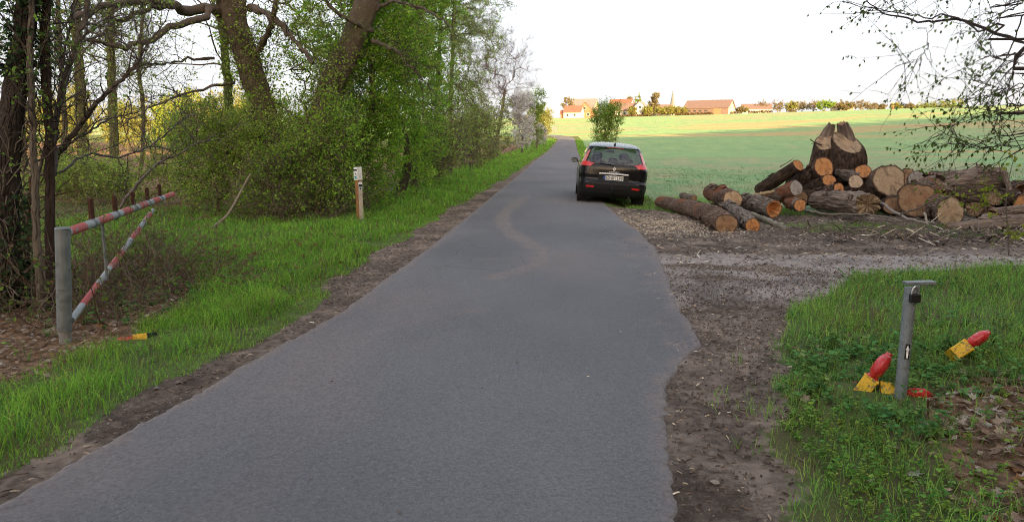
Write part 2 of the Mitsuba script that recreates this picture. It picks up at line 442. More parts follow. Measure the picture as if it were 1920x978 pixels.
# ---------------------------------------------------------------- the wood behind the camera whose shadow lies over lane and near field
def wood_behind():
    rng = np.random.default_rng(21)
    t = 140.0
    hs = np.array(SUN[:2]) / math.hypot(*SUN[:2])
    B = np.array([(-62, 64), (-46, 64), (-38, 68), (-34, 122), (-20, 136), (0, 128), (14, 150), (40, 178), (75, 205), (120, 222), (160, 240), (185, 248)], float)
    path = B + hs * t
    d = np.concatenate([[0], np.cumsum(np.linalg.norm(np.diff(path, axis=0), axis=1))])
    L, Tk, Cr = [], [], []
    for row in range(4):
        s = np.arange(row * 1.7, d[-1], 4.2) + rng.uniform(-1, 1, len(np.arange(row * 1.7, d[-1], 4.2)))
        x, y = np.interp(s, d, path[:, 0]), np.interp(s, d, path[:, 1])
        x, y = x + hs[0] * row * 6 + rng.uniform(-1.5, 1.5, len(s)), y + hs[1] * row * 6 + rng.uniform(-1.5, 1.5, len(s))
        bx, by = x - hs[0] * (t + row * 6), y - hs[1] * (t + row * 6)
        H = base_height(bx, by) + (t + row * 6) * math.tan(SUN_EL) - row * 0.8 + rng.uniform(-0.6, 0.6, len(s))
        for i in range(len(s)):
            Tk.append(((x[i], y[i], -0.5), (x[i] + rng.normal(0, .4), y[i] + rng.normal(0, .4), H[i] * 0.8), 0.25))
            k = 110
            q = rng.uniform(-1, 1, (k, 3)); q[:, 2] = rng.uniform(0, 1, k) ** 0.8
            prof = np.sqrt(np.clip(1 - (q[:, 2] - 0.35) ** 2 / 0.48, 0.12, 1)) * 3.4
            Cr.append(np.stack([x[i] + q[:, 0] * prof, y[i] + q[:, 1] * prof, 0.3 + q[:, 2] * (H[i] - 0.9)], 1))
    P = np.vstack(Cr)
    lv = leaf_mesh(P, rng.uniform(2.2, 3.4, len(P)), randdir(rng, len(P)), randdir(rng, len(P)), flat(len(P), (.09, .15, .03), rng, .2), width=0.9)
    a = np.array([k[0] for k in Tk]); b = np.array([k[1] for k in Tk])
    fv, ff = frusta(a, b, .3, .06, 6)
    k = thing('forest', 'mass of leafy trees behind the viewpoint', 'trees', kind='stuff')
    put(k, 'crowns', lv[:2], 'leaf', color=lv[2], kind='stuff')
    put(k, 'trunks', (fv, ff), 'wood', smooth=True, color=flat(len(fv), (.10, .08, .06)), kind='stuff')


wood_behind()

# ---------------------------------------------------------------- how woody plants are built
def sprout(rng, P, D, length, r0, steps=4, wander=0.35, up=0.0, taper=0.85):
    """Many bent twigs at once: (nodes (n, steps + 1, 3), radii (n, steps + 1))."""
    n = len(P); L = np.broadcast_to(length, n)[:, None] / steps
    d = unit(D); nodes = [np.asarray(P, float)]
    for k in range(steps):
        d = unit(d + wander * rng.standard_normal((n, 3)) + np.array([0, 0, up]))
        nodes.append(nodes[-1] + d * L)
    R = np.broadcast_to(r0, n)[:, None] * (1 - taper * np.arange(steps + 1)[None] / steps)
    return np.stack(nodes, 1), R


def twig_mesh(N, R, sides=3):
    return frusta(N[:, :-1].reshape(-1, 3), N[:, 1:].reshape(-1, 3), R[:, :-1].ravel(), R[:, 1:].ravel(), sides)


def off(rng, N, n, spread=0.9, up=0.3, lo=0.2):
    """n starting points on twigs N with directions that leave them sideways."""
    i = rng.integers(0, N.shape[0], n); k = rng.integers(int(lo * (N.shape[1] - 1)), N.shape[1] - 1, n); t = rng.random(n)[:, None]
    a, b = N[i, k], N[i, k + 1]
    return a + (b - a) * t, unit(unit(b - a) * 0.7 + spread * randdir(rng, n) + np.array([0, 0, up]))


def limbs(trunk, targets, tip=0.006, power=2.3, rng=None, jitter=0.12, sides=5, rmax=9):
    """Joins the trunk's points and the crown's targets into one branching frame; returns a mesh and each target's parent point."""
    base = trunk[0]
    order = np.argsort(np.linalg.norm(targets - trunk[-1], axis=1) + 0.35 * np.linalg.norm(targets - base, axis=1) * 0)
    X = targets[order]; n0 = len(trunk); N = np.vstack([trunk, X]); par = np.full(len(N), -1)
    par[1:n0] = np.arange(n0 - 1)
    db = np.linalg.norm(N - base, axis=1)
    for i in range(n0, len(N)):
        d = np.linalg.norm(N[:i] - N[i], axis=1) + 0.6 * np.maximum(0, db[:i] - db[i] + 0.05) + 0.25 * np.maximum(0, N[:i, 2] - N[i, 2])
        par[i] = np.argmin(d)
    acc = np.zeros(len(N)); kids = np.bincount(par[1:], minlength=len(N))
    for i in range(len(N) - 1, 0, -1):
        if kids[i] == 0:
            acc[i] = tip ** power
        acc[par[i]] += acc[i]
    r = np.minimum(np.maximum(acc, tip ** power) ** (1 / power), rmax)
    i = np.arange(n0, len(N)); a, b = N[par[i]], N[i]
    L = np.linalg.norm(b - a, axis=1)[:, None]
    m = (a + b) / 2 + rng.standard_normal((len(i), 3)) * jitter * L
    rm = (np.minimum(r[par[i]], r[i] * 1.8) + r[i]) / 2
    mesh = cat([frusta(a, m, np.minimum(r[par[i]], r[i] * 1.8), rm, sides), frusta(m, b, rm, r[i], sides)])
    return mesh, a, b


def crown_points(rng, blobs, n, seed=0, hole=0.42, scale=0.9, shell=0.35):
    """Points in a union of ellipsoids (x, y, z, rx, ry, rz), more towards the outside, with gaps."""
    B = np.array(blobs, float); w = B[:, 3] * B[:, 4] * B[:, 5]
    out, got = [], 0
    while got < n:
        i = rng.choice(len(B), 3 * n, p=w / w.sum())
        u = randdir(rng, 3 * n) * (rng.random(3 * n) ** shell)[:, None]
        p = B[i, :3] + u * B[i, 3:]
        p = p[meshkit.fbm(p * scale, 2, seed) > hole]
        out.append(p); got += len(p)
    return np.vstack(out)[:n]


def bark_rgb(rng, n, base, var=0.15):
    return flat(n, base, rng, var)


GREENS = {'fresh': (.300, .500, .065), 'deep': (.205, .385, .055), 'olive': (.320, .400, .095), 'dull': (.300, .385, .11), 'gold': (.33, .33, .10),
          'amber': (.28, .23, .14), 'white': (.80, .77, .77), 'lime': (.40, .50, .08), 'bud': (.20, .16, .10), 'dark': (.045, .085, .022)}


def foliage(rng, ends, dirs, per, size, colours, twig=0.35, spread=0.6, twig_r=0.0035, wood=(.09, .075, .055), width=0.6, up=0.15, leaf6=False):
    """Leafy twigs at the limbs' ends: twigs' mesh and leaves' mesh."""
    N, R = sprout(rng, ends, unit(dirs) + spread * randdir(rng, len(ends)), twig * rng.uniform(.6, 1.4, len(ends)), twig_r, 2, 0.4, up)
    n = len(ends) * per
    i = np.repeat(np.arange(len(ends)), per); k = rng.integers(0, 2, n); t = rng.random(n)[:, None]
    p = N[i, k] * (1 - t) + N[i, k + 1] * t
    ax = unit(unit(N[i, k + 1] - N[i, k]) * 0.5 + randdir(rng, n) * 0.9 + np.array([0, 0, -0.1]))
    p = p + ax * 0.02 + rng.standard_normal((n, 3)) * twig * 0.12
    names, wts = zip(*colours)
    c = np.array([GREENS[a] for a in names])[rng.choice(len(names), n, p=np.array(wts) / sum(wts))]
    clump = np.repeat(rng.normal(0, .14, len(ends)), per)[:, None]
    c = np.clip(c * (1 + clump + 0.13 * rng.standard_normal((n, 1))) * (1 + .05 * rng.standard_normal((n, 3))), .004, .8)
    lv = leaf_mesh(p, size * rng.uniform(.5, 1.3, n) * np.repeat(rng.uniform(.55, 1.45, len(ends)), per), ax, randdir(rng, n) * 0.7 + np.array([0, 0, 0.6]), c, width, 0.3, 6 if leaf6 else 4)
    tw = twig_mesh(N, R)
    return (*tw, flat(len(tw[0]), wood, rng, .1)), lv


def tree(name, label, cat_, blobs, trunk, r0, n_targets, per, size, colours, seed, group=None, r1=None, wood=(.115, .095, .072), hole=.42, scale=.9, twig=.4,
         tip=.006, shell=.35, up=.15, sides=7, spread=.6, leaf6=False, bare_twigs=0, ends_per=1, crown_name='crown', trunk_sides=9, width=0.6):
    """trunk > limbs and crown; blobs is where the crown is."""
    rng = np.random.default_rng(seed)
    k = thing(name, label, cat_, group)
    tr = curve(trunk, max(6, 3 * len(trunk)))
    r1 = r1 or r0 * 0.45
    m = tube(tr, np.linspace(r0, r1, len(tr)) * (1 + 0.35 * np.exp(-np.arange(len(tr)) / 1.2)), trunk_sides, False, 0.12, seed)
    put(k, 'trunk', m, 'bark', smooth=True, color=bark_rgb(rng, len(m[0]), wood, .06), uv=tube_uv(m, trunk_sides, r0, tr))
    X = crown_points(rng, blobs, n_targets, seed, hole, scale, shell)
    lm, a, b = limbs(tr[len(tr) // 3:], X, tip, rng=rng, sides=5, rmax=r1 * 0.8)
    parts = [(*lm, flat(len(lm[0]), wood, rng, .08))]
    if ends_per > 1:
        i = np.repeat(np.arange(len(a)), ends_per); t = rng.uniform(.25, 1, len(i))[:, None]
        ends, dirs = a[i] + (b[i] - a[i]) * t, b[i] - a[i]
    else:
        ends, dirs = b, b - a
    if per:
        tw, lv = foliage(rng, ends, dirs, per, size, colours, twig, spread, wood=wood, up=up, leaf6=leaf6, width=width)
        parts.append(tw)
        put(k, crown_name, lv[:2], 'leaf', color=lv[2])
    if bare_twigs:
        N, R = sprout(rng, *off(rng, np.stack([a, (a + b) / 2, b], 1), bare_twigs, .9, up), twig * rng.uniform(.5, 1.6, bare_twigs), tip, 4, .22, up * .4)
        t1 = twig_mesh(N, R); parts.append((*t1, flat(len(t1[0]), wood, rng, .12)))
        N, R = sprout(rng, *off(rng, N, bare_twigs * 2, .8, up), twig * .6 * rng.uniform(.5, 1.4, bare_twigs * 2), tip * .6, 3, .22, up * .3)
        t1 = twig_mesh(N, R); parts.append((*t1, flat(len(t1[0]), wood, rng, .12)))
    mm = cat(parts)
    put(k, 'limbs', mm[:2], 'wood', smooth=True, color=mm[2])
    return k


def tube_uv(m, sides, r, path):
    """(round, along) in metres for a tube without caps."""
    n = len(m[0]) // sides
    s = np.concatenate([[0], np.cumsum(np.linalg.norm(np.diff(np.asarray(path, float), axis=0), axis=1))])
    a = np.abs(np.linspace(-1, 1, sides, endpoint=False)) * np.pi * r
    return np.stack([np.tile(a, n), np.repeat(s[:n], sides)], 1)


def bark_bump(p, n, uv):
    d1, d2, _ = voronoi(uv.x * 22 + 1.2 * noise(uv.y * 5, uv.x * 9), uv.y * 5)
    return smoothstep(0.0, 0.45, d2 - d1) + 0.35 * fbm(uv.x * 60, uv.y * 30, 0, 2)


scene['bark'] = two({'type': 'bumpmap', 'arbitrary': proc(bark_bump, 4e-3), 'scale': 0.018,
                     'bsdf': {'type': 'principled', 'base_color': VC, 'roughness': 0.9, 'specular': 0.2}})


# ---------------------------------------------------------------- the large forked tree by the lane
def forked_tree():
    rng = np.random.default_rng(77)
    k = thing('forked_tree', 'large old tree whose trunk forks low into two leaning stems with furrowed bark', 'tree')
    wood = np.array((.130, .104, .082))
    stems = [
        ([(-6.41, 16.80, -0.06), (-6.55, 16.80, 0.87), (-6.82, 16.70, 2.14), (-7.09, 16.60, 3.26), (-7.32, 16.50, 4.17), (-7.32, 16.40, 4.72), (-7.24, 16.20, 5.67), (-6.94, 16.30, 7.50)], [.44, .35, .275, .27, .262, .29, .26, .15]),
        ([(-6.29, 17.00, -0.08), (-6.09, 17.10, 0.86), (-5.78, 17.20, 2.03), (-5.47, 17.30, 2.95), (-5.05, 17.40, 3.80), (-4.60, 17.50, 4.88), (-4.32, 17.60, 5.95), (-3.96, 17.80, 8.17)], [.44, .36, .305, .285, .28, .29, .26, .14])]
    for path, r in stems:
        n = 60; c = curve(path, n); rr = np.interp(np.linspace(0, 1, n), np.linspace(0, 1, len(r)), r)
        sd = 40; m = tube(c, rr, sd, False, 0.13, len(path) + int(r[1] * 100))
        v = m[0].reshape(n, sd, 3); uvw = tube_uv(m, sd, .34, c)
        q = np.stack([uvw[:, 0] * 9, uvw[:, 1] * 2.2, 0 * uvw[:, 0]], 1)
        d = np.abs(meshkit.fbm(q, 3, 5) - .5) * 2
        v = v + (v - c[:, None]) * (0.16 * (d.reshape(n, sd, 1) - .35))
        moss = sm(.5, .8, meshkit.fbm(v.reshape(-1, 3) * 1.2, 3, 9))[:, None] * 0.5
        col = wood * (1 - moss) + np.array((.12, .135, .05)) * moss
        put(k, 'trunk', (v.reshape(-1, 3), m[1]), 'bark', smooth=True, color=np.clip(col * (1 + .06 * rng.standard_normal((len(col), 1))), .01, .5), uv=uvw)
    # limbs that leave the stems
    L = [([(-7.56, 16.40, 4.47), (-7.73, 16.20, 4.53), (-8.07, 15.80, 4.36), (-8.10, 15.20, 4.41), (-8.15, 14.60, 4.39), (-8.28, 14.00, 4.28), (-8.44, 13.40, 4.07), (-8.67, 12.80, 3.74)], .12, .05),
         ([(-7.61, 16.40, 4.41), (-7.63, 16.00, 4.45), (-7.73, 15.60, 4.17), (-8.03, 15.00, 3.91), (-8.27, 14.50, 3.59), (-8.41, 14.00, 3.47), (-8.53, 13.60, 3.46), (-8.67, 13.20, 3.47)], .085, .03),
         ([(-8.10, 15.20, 4.39), (-8.42, 14.60, 4.19), (-8.49, 14.20, 3.97), (-8.53, 13.90, 3.90), (-8.71, 13.50, 3.51)], .055, .02),
         ([(-7.00, 16.60, 3.51), (-6.50, 16.10, 3.88), (-6.20, 15.80, 4.27), (-5.93, 15.60, 4.87)], .075, .05),
         ([(-6.97, 16.50, 4.56), (-6.36, 16.00, 4.33), (-5.89, 15.80, 3.95), (-5.33, 15.60, 3.27)], .09, .04),
         ([(-7.86, 16.50, 3.49), (-8.31, 16.00, 3.42), (-8.64, 15.60, 3.27), (-8.99, 15.20, 3.27)], .035, .012),
         ([(-7.48, 16.60, 2.97), (-7.78, 15.70, 2.79), (-8.12, 15.20, 2.58), (-8.49, 14.80, 2.31), (-8.78, 14.20, 1.93)], .032, .01),
         ([(-4.50, 17.40, 3.97), (-4.00, 17.20, 3.74), (-3.67, 17.10, 3.49), (-3.29, 17.00, 3.04)], .05, .015),
         ([(-4.53, 17.50, 4.64), (-3.91, 17.20, 4.76), (-3.13, 16.90, 4.53), (-2.50, 16.70, 4.09)], .05, .015),
         ([(-4.50, 17.50, 4.17), (-5.03, 16.80, 4.42), (-5.36, 16.40, 4.80)], .06, .03),
         ([(-7.38, 16.40, 4.55), (-7.66, 16.00, 4.98), (-8.14, 15.60, 5.22), (-8.70, 15.00, 5.20), (-9.30, 14.20, 4.94)], .10, .03)]
    parts, tw = [], []
    for path, a, b in L:
        c = curve(path, 22); c[1:-1] += rng.normal(0, .022, (20, 3))
        m = tube(c, np.linspace(a, b, 22) * (1 + .1 * rng.standard_normal(22)), 8, True, .12, 3)
        parts.append((*m, flat(len(m[0]), (.105, .086, .070), rng, .1))); tw.append(c[None, 4:])
    put(k, 'limb', cat(parts)[:2], 'wood', smooth=True, color=cat(parts)[2])
    T1 = np.vstack(tw)
    N, R = sprout(rng, *off(rng, T1, 210, 1.0, .1), rng.uniform(.5, 1.7, 210), .009, 5, .28, .02); m1 = twig_mesh(N, R, 4)
    N2, R2 = sprout(rng, *off(rng, N, 800, .9, .1), rng.uniform(.2, .8, 800), .0045, 4, .3, .03); m2 = twig_mesh(N2, R2)
    N3, R3 = sprout(rng, *off(rng, N2, 1300, .9, .1), rng.uniform(.1, .35, 1300), .003, 3, .3, .03); m3_ = twig_mesh(N3, R3)
    mm = cat([m1, m2, m3_]); put(k, 'twigs', mm, 'wood', smooth=True, color=flat(len(mm[0]), (.065, .052, .045), rng, .12))
    j = rng.integers(0, len(N3), 9000)
    up_ = N3[j, 2]
    lv = leaf_mesh(up_ + rng.normal(0, .05, up_.shape), rng.uniform(.03, .06, len(j)), randdir(rng, len(j)), randdir(rng, len(j)), flat(len(j), GREENS['olive'], rng, .25))
    put(k, 'crown', lv[:2], 'leaf', color=lv[2])
    # ivy and thin shoots that hug both stems
    P, D = [], []
    for path, r in stems:
        c = curve(path[:5], 60); j = rng.integers(2, 58, 900); u = randdir(rng, 900); u[:, 2] *= .2; u = unit(u)
        rr = np.interp(j / 60, np.linspace(0, 1, 5), r[:5]); P.append(c[j] + u * rr[:, None] * 1.06); D.append(u)
    P, D = np.vstack(P), np.vstack(D)
    N, R = sprout(rng, P, D * .5 + randdir(rng, len(P)) * .5 + np.array([0, 0, .5]), rng.uniform(.2, .7, len(P)), .006, 4, .4, .1)
    m1 = twig_mesh(N, R); put(k, 'shoots', m1, 'wood', smooth=True, color=flat(len(m1[0]), (.13, .105, .08), rng, .15))
    j = rng.integers(0, len(N), 6500); q = N[j, rng.integers(1, 5, len(j))]
    lv = leaf_mesh(q + rng.normal(0, .05, q.shape), rng.uniform(.035, .075, len(j)), randdir(rng, len(j)), randdir(rng, len(j)), flat(len(j), GREENS['fresh'], rng, .3), .8)
    put(k, 'ivy', lv[:2], 'leaf', color=lv[2])

    # dead tan shoots and creepers tangled round the foot of both stems
    n = 420
    P = np.stack([rng.uniform(-7.0, -5.0, n), rng.uniform(15.7, 16.9, n), np.zeros(n)], 1)
    N, R = sprout(rng, P, np.array([0, -.15, 1.0]) + .55 * randdir(rng, n), rng.uniform(.6, 2.3, n), rng.uniform(.004, .011, n), 9, .22, -.02)
    m1 = twig_mesh(N, R, 4); col = np.array([(.30, .235, .165), (.22, .165, .115), (.16, .12, .09), (.36, .29, .21)])[rng.integers(0, 4, n)]
    put(k, 'dead_shoots', m1, 'wood', smooth=True, color=np.repeat(col, len(m1[0]) // n, 0))


forked_tree()

# ---------------------------------------------------------------- the hedge of trees along the left of the lane
HEDGE = 'trees and shrubs in the row along the left of the lane'
FRESH = [('fresh', 5), ('deep', 3), ('lime', 1)]
SPARSE = [('olive', 4), ('bud', 2), ('fresh', 1.5)]


def px_tree(name, label, x, y, blobs, **kw):
    bz = float(base_height(x, y))
    kw.setdefault('trunk', [(x, y, bz - .05), (x + .1, y, bz + 1.2), (x, y + .1, bz + 2.6)])
    B = [(x + b[0], y + b[1], bz + b[2], *b[3:]) for b in blobs]
    return tree(name, label, kw.pop('cat_', 'tree'), B, kw.pop('trunk'), kw.pop('r0', .10), kw.pop('n', 300), kw.pop('per', 20), kw.pop('size', .07), kw.pop('colours', FRESH), kw.pop('seed'), **kw)


px_tree('hawthorn_tree', 'dense bright green tree right behind the wooden waymark post', -5.1, 18.4,
        [(0.1, 0, 1.5, 1.0, .9, 1.5), (.4, .1, 3.2, 1.25, 1.2, 1.5), (-.3, .2, 4.6, 1.3, 1.3, 1.5), (.9, .3, 4.4, 1.1, 1.1, 1.3), (0, .4, 6.2, 1.5, 1.4, 1.3)], seed=101, n=760, per=26, ends_per=2, size=.072, hole=.36,
        r0=.13, trunk=[(-5.0, 18.2, -.05), (-5.25, 18.3, 1.0), (-4.8, 18.4, 2.6), (-4.9, 18.5, 4.2)], group=HEDGE)
px_tree('hawthorn_tree', 'dense bright green tree beyond the waymark post, its foliage reaching down to the verge', -5.0, 21.6,
        [(.3, -.2, 1.3, 1.0, 1.0, 1.4), (.5, 0, 2.9, 1.2, 1.2, 1.4), (.1, .3, 4.7, 1.4, 1.4, 1.6), (.6, .2, 6.4, 1.5, 1.5, 1.4), (-.8, 0, 3.4, 1.1, 1.2, 1.6)], seed=102, n=760, per=26, ends_per=2, size=.075, hole=.36,
        r0=.13, trunk=[(-4.9, 21.4, -.05), (-4.6, 21.6, 1.3), (-5.1, 21.8, 3), (-4.8, 21.8, 4.6)], group=HEDGE)
px_tree('field_maple', 'loose spring-green tree filling the gap behind the fork of the big leaning trunks', -7.3, 20.6, [(0, 0, 3.0, 1.6, 1.2, 1.6), (.3, 0, 4.8, 1.8, 1.3, 1.6), (-.2, .2, 6.4, 1.8, 1.4, 1.4)], seed=106, n=420, per=15, ends_per=2, size=.07, hole=.46,
        colours=[('fresh', 3), ('olive', 2), ('deep', 1)], r0=.10, group=HEDGE)
px_tree('field_maple', 'tall green tree with thin stems in the middle of the hedge row', -5.3, 25.5,
        [(.3, -.2, 1.4, 1.0, 1.1, 1.4), (.3, 0, 3.4, 1.4, 1.4, 1.7), (.2, .3, 5.6, 1.6, 1.6, 1.7), (.4, .3, 7.6, 1.7, 1.7, 1.5)], seed=103, n=720, per=24, ends_per=2, size=.075, hole=.38, colours=[('fresh', 3), ('deep', 2), ('olive', 2)],
        r0=.12, bare_twigs=300, group=HEDGE)
px_tree('young_ash', 'tall thin-stemmed tree with small olive leaves and sky showing through', -5.4, 30.5,
        [(.6, 0, 2.6, 1.3, 1.5, 1.9), (.9, 0, 5.0, 1.7, 1.7, 1.9), (1.2, 0, 7.0, 1.8, 1.7, 1.7), (1.2, 0, 8.8, 1.5, 1.5, 1.2)], seed=104, n=680, per=18, ends_per=2, size=.065, hole=.44, colours=SPARSE, r0=.11, bare_twigs=380, group=HEDGE,
        trunk=[(-5.4, 30.5, 0), (-5.3, 30.5, 3.0), (-5.1, 30.6, 6.2), (-5.0, 30.6, 8.4)])
px_tree('young_ash', 'leafing thin-stemmed tree at the far tall end of the hedge', -5.9, 37.5,
        [(.6, 0, 3.0, 1.4, 1.7, 2.0), (1.1, 0, 6.0, 1.9, 1.8, 2.2), (1.5, 0, 8.6, 1.9, 1.8, 2.0), (1.4, 0, 10.4, 1.5, 1.4, 1.2)], seed=105, n=640, per=16, ends_per=2, size=.07, hole=.45, colours=SPARSE, r0=.12, bare_twigs=420, group=HEDGE,
        trunk=[(-5.9, 37.5, 0), (-5.8, 37.5, 3.6), (-5.6, 37.6, 7.2), (-5.5, 37.6, 10)])
for i, (x, y, w, h, lab) in enumerate([(-5.3, 28.0, 1.1, 2.6, 'twiggy grey-brown shrub with few green leaves under the tall hedge trees'),
                                       (-5.2, 33.5, 1.2, 2.9, 'brownish leafless thicket shrub low in the hedge'), (-5.3, 41.0, 1.4, 3.4, 'bushy olive shrub along the verge halfway down the lane'),
                                       (-5.7, 48.0, 1.7, 4.2, 'wide twiggy shrub starting to leaf, before the bare tree'), (-5.6, 57.0, 1.9, 4.9, 'wide grey-brown shrub before the blossoming bush'),
                                       (-4.7, 88.0, 1.6, 4.2, 'brown leafless hedge shrub past the blossoming bush')]):
    px_tree('hedge_shrub', lab, x, y, [(0.2, 0, h * .42, w, w * 1.5, h * .42), (0, 0, h * .75, w * .9, w * 1.4, h * .3)], seed=120 + i, n=280, per=15 if i not in (1, 5) else 4, ends_per=2, size=.085,
            colours=[('olive', 3), ('bud', 3), ('fresh', 1)], hole=.38, bare_twigs=360, tip=.007, cat_='shrub', wood=(.11, .09, .075), twig=.45, group=HEDGE, r0=.06,
            trunk=[(x, y, float(base_height(x, y)) - .05), (x, y, float(base_height(x, y)) + .4), (x, y, float(base_height(x, y)) + .9)])
px_tree('bare_tree', 'leafless tree spreading thin branches against the sky at the end of the hedge', -5.9, 62.0, [(1.0, 0, 6.2, 3.2, 3.2, 3.2), (1.2, 0, 8.8, 2.8, 2.8, 2.4), (-1, 0, 8, 3, 3, 3.4)], seed=131, n=330, per=0, size=.05,
        hole=.36, bare_twigs=1200, tip=.010, twig=1.0, wood=(.16, .13, .12), up=.3, r0=.2, trunk=[(-5.9, 62, 0), (-5.7, 62, 2.2), (-5.3, 62, 4.2), (-5.1, 62, 5.8)], group=HEDGE)
px_tree('blossom_bush', 'tall bush covered in white blossom on the far left verge', -4.55, 76.0, [(.1, 0, 2.8, 1.2, 1.4, 2.2), (.1, 0, 4.9, 1.3, 1.4, 1.7)], seed=132, n=560, per=22, ends_per=2, size=.09, hole=.36, colours=[('white', 12), ('bud', 1), ('olive', 1)],
        cat_='bush', r0=.09, tip=.007, group=HEDGE, wood=(.10, .085, .08), bare_twigs=300)
px_tree('green_tree', 'slim green tree just beyond the white blossom', -3.9, 97.0, [(0, 0, 3.6, 1.3, 1.3, 2.6), (.1, 0, 6.0, 1.3, 1.3, 2.0)], seed=133, n=360, per=14, ends_per=2, size=.12, colours=[('deep', 3), ('olive', 2), ('dark', 1)], hole=.42, r0=.12, group=HEDGE)
px_tree('blossom_bush', 'small white blossoming bush near the yellow sunlit bush', -3.9, 108.0, [(0, 0, 1.5, 1.1, 1.2, 1.6)], seed=134, n=260, per=18, ends_per=2, size=.10, hole=.36, colours=[('white', 8), ('bud', 3)], cat_='bush', r0=.06, group=HEDGE, twig=.35,
        trunk=[(-3.9, 108, .7), (-3.9, 108, 1.1), (-3.9, 108, 1.6)])
px_tree('yellow_bush', 'tall yellow flowering bush in full sun where the lane bends', -5.2, 150.0, [(.6, 0, 2.6, 2.1, 2.0, 2.5), (.3, 0, 4.4, 2.3, 2.2, 1.9), (-1.6, 0, 3.2, 1.7, 1.8, 2.4)], seed=135, n=460, per=24, ends_per=2, size=.17, hole=.36,
        colours=[('gold', 7), ('lime', 2), ('white', .6)], cat_='bush', r0=.1, tip=.01, twig=.6, group=HEDGE)
px_tree('roadside_bush', 'single dark green bush on the field edge beyond the parked car', 4.75, 92.0, [(0, 0, 2.3, 1.75, 1.7, 2.0), (.1, 0, 4.0, 2.0, 1.8, 1.7), (.5, 0, 5.2, 1.5, 1.4, .9)], seed=136, n=420, per=20, ends_per=2, size=.13, hole=.36,
        colours=[('deep', 4), ('olive', 3), ('dark', 2)], cat_='bush', r0=.1, tip=.008, twig=.7, bare_twigs=260, spread=.5, up=.25)

# ---------------------------------------------------------------- bushes and shrubs round the forked tree
BUSH = 'leafy bushes round the foot of the forked tree'


def thicket(name, label, x, y, blobs, seed, **kw):
    bz = float(base_height(x, y))
    kw.setdefault('bare_twigs', 200)
    return px_tree(name, label, x, y, blobs, seed=seed, cat_='bush', trunk=[(x, y, bz - .05), (x, y, bz + .25), (x, y, bz + .6)], r0=.05, tip=kw.pop('tip', .005), group=BUSH, **kw)


thicket('leafy_bush', 'feathery green bush left of the forked tree, above the long grass', -7.7, 15.9, [(0, 0, 1.1, 1.0, .8, 1.1), (.7, .2, 1.5, .9, .8, 1.0), (-.4, .2, 1.9, .8, .7, .7)], 141, n=560, per=26, ends_per=2, size=.050, colours=[('dull', 4), ('fresh', 3), ('olive', 2)], twig=.36, hole=.38)
thicket('leafy_bush', 'green bush with tangled brown shoots right in front of the fork', -6.0, 15.3, [(0, 0, .8, .9, .6, .8), (.3, .2, 1.5, .7, .6, .6)], 142, n=340, per=10, ends_per=2, size=.055, colours=[('deep', 3), ('fresh', 3), ('olive', 2)], twig=.35, hole=.42, bare_twigs=420)
thicket('leafy_bush', 'low bush of upright brown stems and green sprays left of the waymark post', -4.95, 15.6, [(0, 0, 1.0, .6, .6, 1.0), (-.1, .3, 2.0, .6, .6, .8)], 143, n=300, per=12, ends_per=2, size=.06, colours=FRESH, twig=.4, hole=.42, bare_twigs=400)
thicket('leafy_bush', 'green bush hiding the ground between the fork and the bright hedge trees', -5.9, 18.6, [(.3, 0, 1.1, 1.0, .9, 1.1), (.6, .2, 2.4, 1.0, .9, 1.1)], 144, n=360, per=18, ends_per=2, size=.062, colours=[('deep', 4), ('fresh', 2)], twig=.4)
thicket('leafy_bush', 'wide dull green bush behind the barrier, far side of the grass clearing', -11.4, 18.5, [(0, 0, .6, 1.7, .9, .6), (1.6, 0, 1.1, 1.0, .9, 1.0), (-1.5, .3, .7, 1.4, .9, .6)], 145, n=420, per=16, ends_per=2, size=.07, colours=[('dull', 4), ('olive', 3), ('fresh', 1)], hole=.40, twig=.45)
thicket('leafy_bush', 'olive undergrowth bush far left among the trunks', -15.5, 20.5, [(0, 0, .55, 2.0, .9, .6), (1.8, 0, .8, 1.4, .9, .7), (-2, 0, .7, 1.6, .9, .6)], 146, n=380, per=14, ends_per=2, size=.075, colours=[('dull', 4), ('olive', 3), ('bud', 2)], hole=.42, twig=.5)
thicket('leafy_bush', 'bush of yellowing young leaves behind the left side of the forked tree', -9.4, 22.5, [(.5, 0, 1.5, 1.3, 1, 1.5), (-.8, 0, 1.6, 1.2, 1, 1.1)], 147, n=380, per=15, ends_per=2, size=.075, colours=[('lime', 2), ('olive', 3), ('fresh', 2)], hole=.44, twig=.5)

# ---------------------------------------------------------------- sunlit bushes beyond the trees on the left
GLAB = ['amber sunlit tree farthest left behind the near stems', 'low golden sunlit tree second from the left behind the branches', 'golden sunlit tree seen between the dark stems and the broad pale trunk', 'yellow-green sunlit tree behind the straight mossy trunk',
        'golden sunlit tree just left of the forked tree', 'yellow-green tree behind the golden one left of the forked tree', 'taller golden tree behind the far left amber one', 'amber tree behind the yellow-green one on the left']
GOLD = 'golden sunlit trees seen through the branches on the left'
for i, (x, y, w, h, kind) in enumerate([(-60, 78, 5, 6.0, 'amber'), (-53, 76, 4.5, 7.0, 'gold'), (-47.5, 78, 4, 6.2, 'gold'), (-43, 80, 4, 7.0, 'lime'), (-39.5, 84, 3.6, 7.6, 'gold'), (-39, 92, 3.6, 7.5, 'lime'), (-64, 92, 6, 8.0, 'gold'), (-49, 94, 5, 8.0, 'amber')]):
    px_tree('golden_tree', GLAB[i], x, y, [(0, 0, h * .45, w * .6, w * .5, h * .42), (w * .3, 0, h * .65, w * .45, w * .4, h * .35), (-w * .35, 0, h * .5, w * .4, w * .4, h * .35)], seed=160 + i, n=230, per=14, ends_per=2,
            size=.24, colours=[(kind, 5), ('gold', 2), ('olive', 1)], hole=.42, group=GOLD, tip=.012, twig=.9, r0=.16, scale=.45)

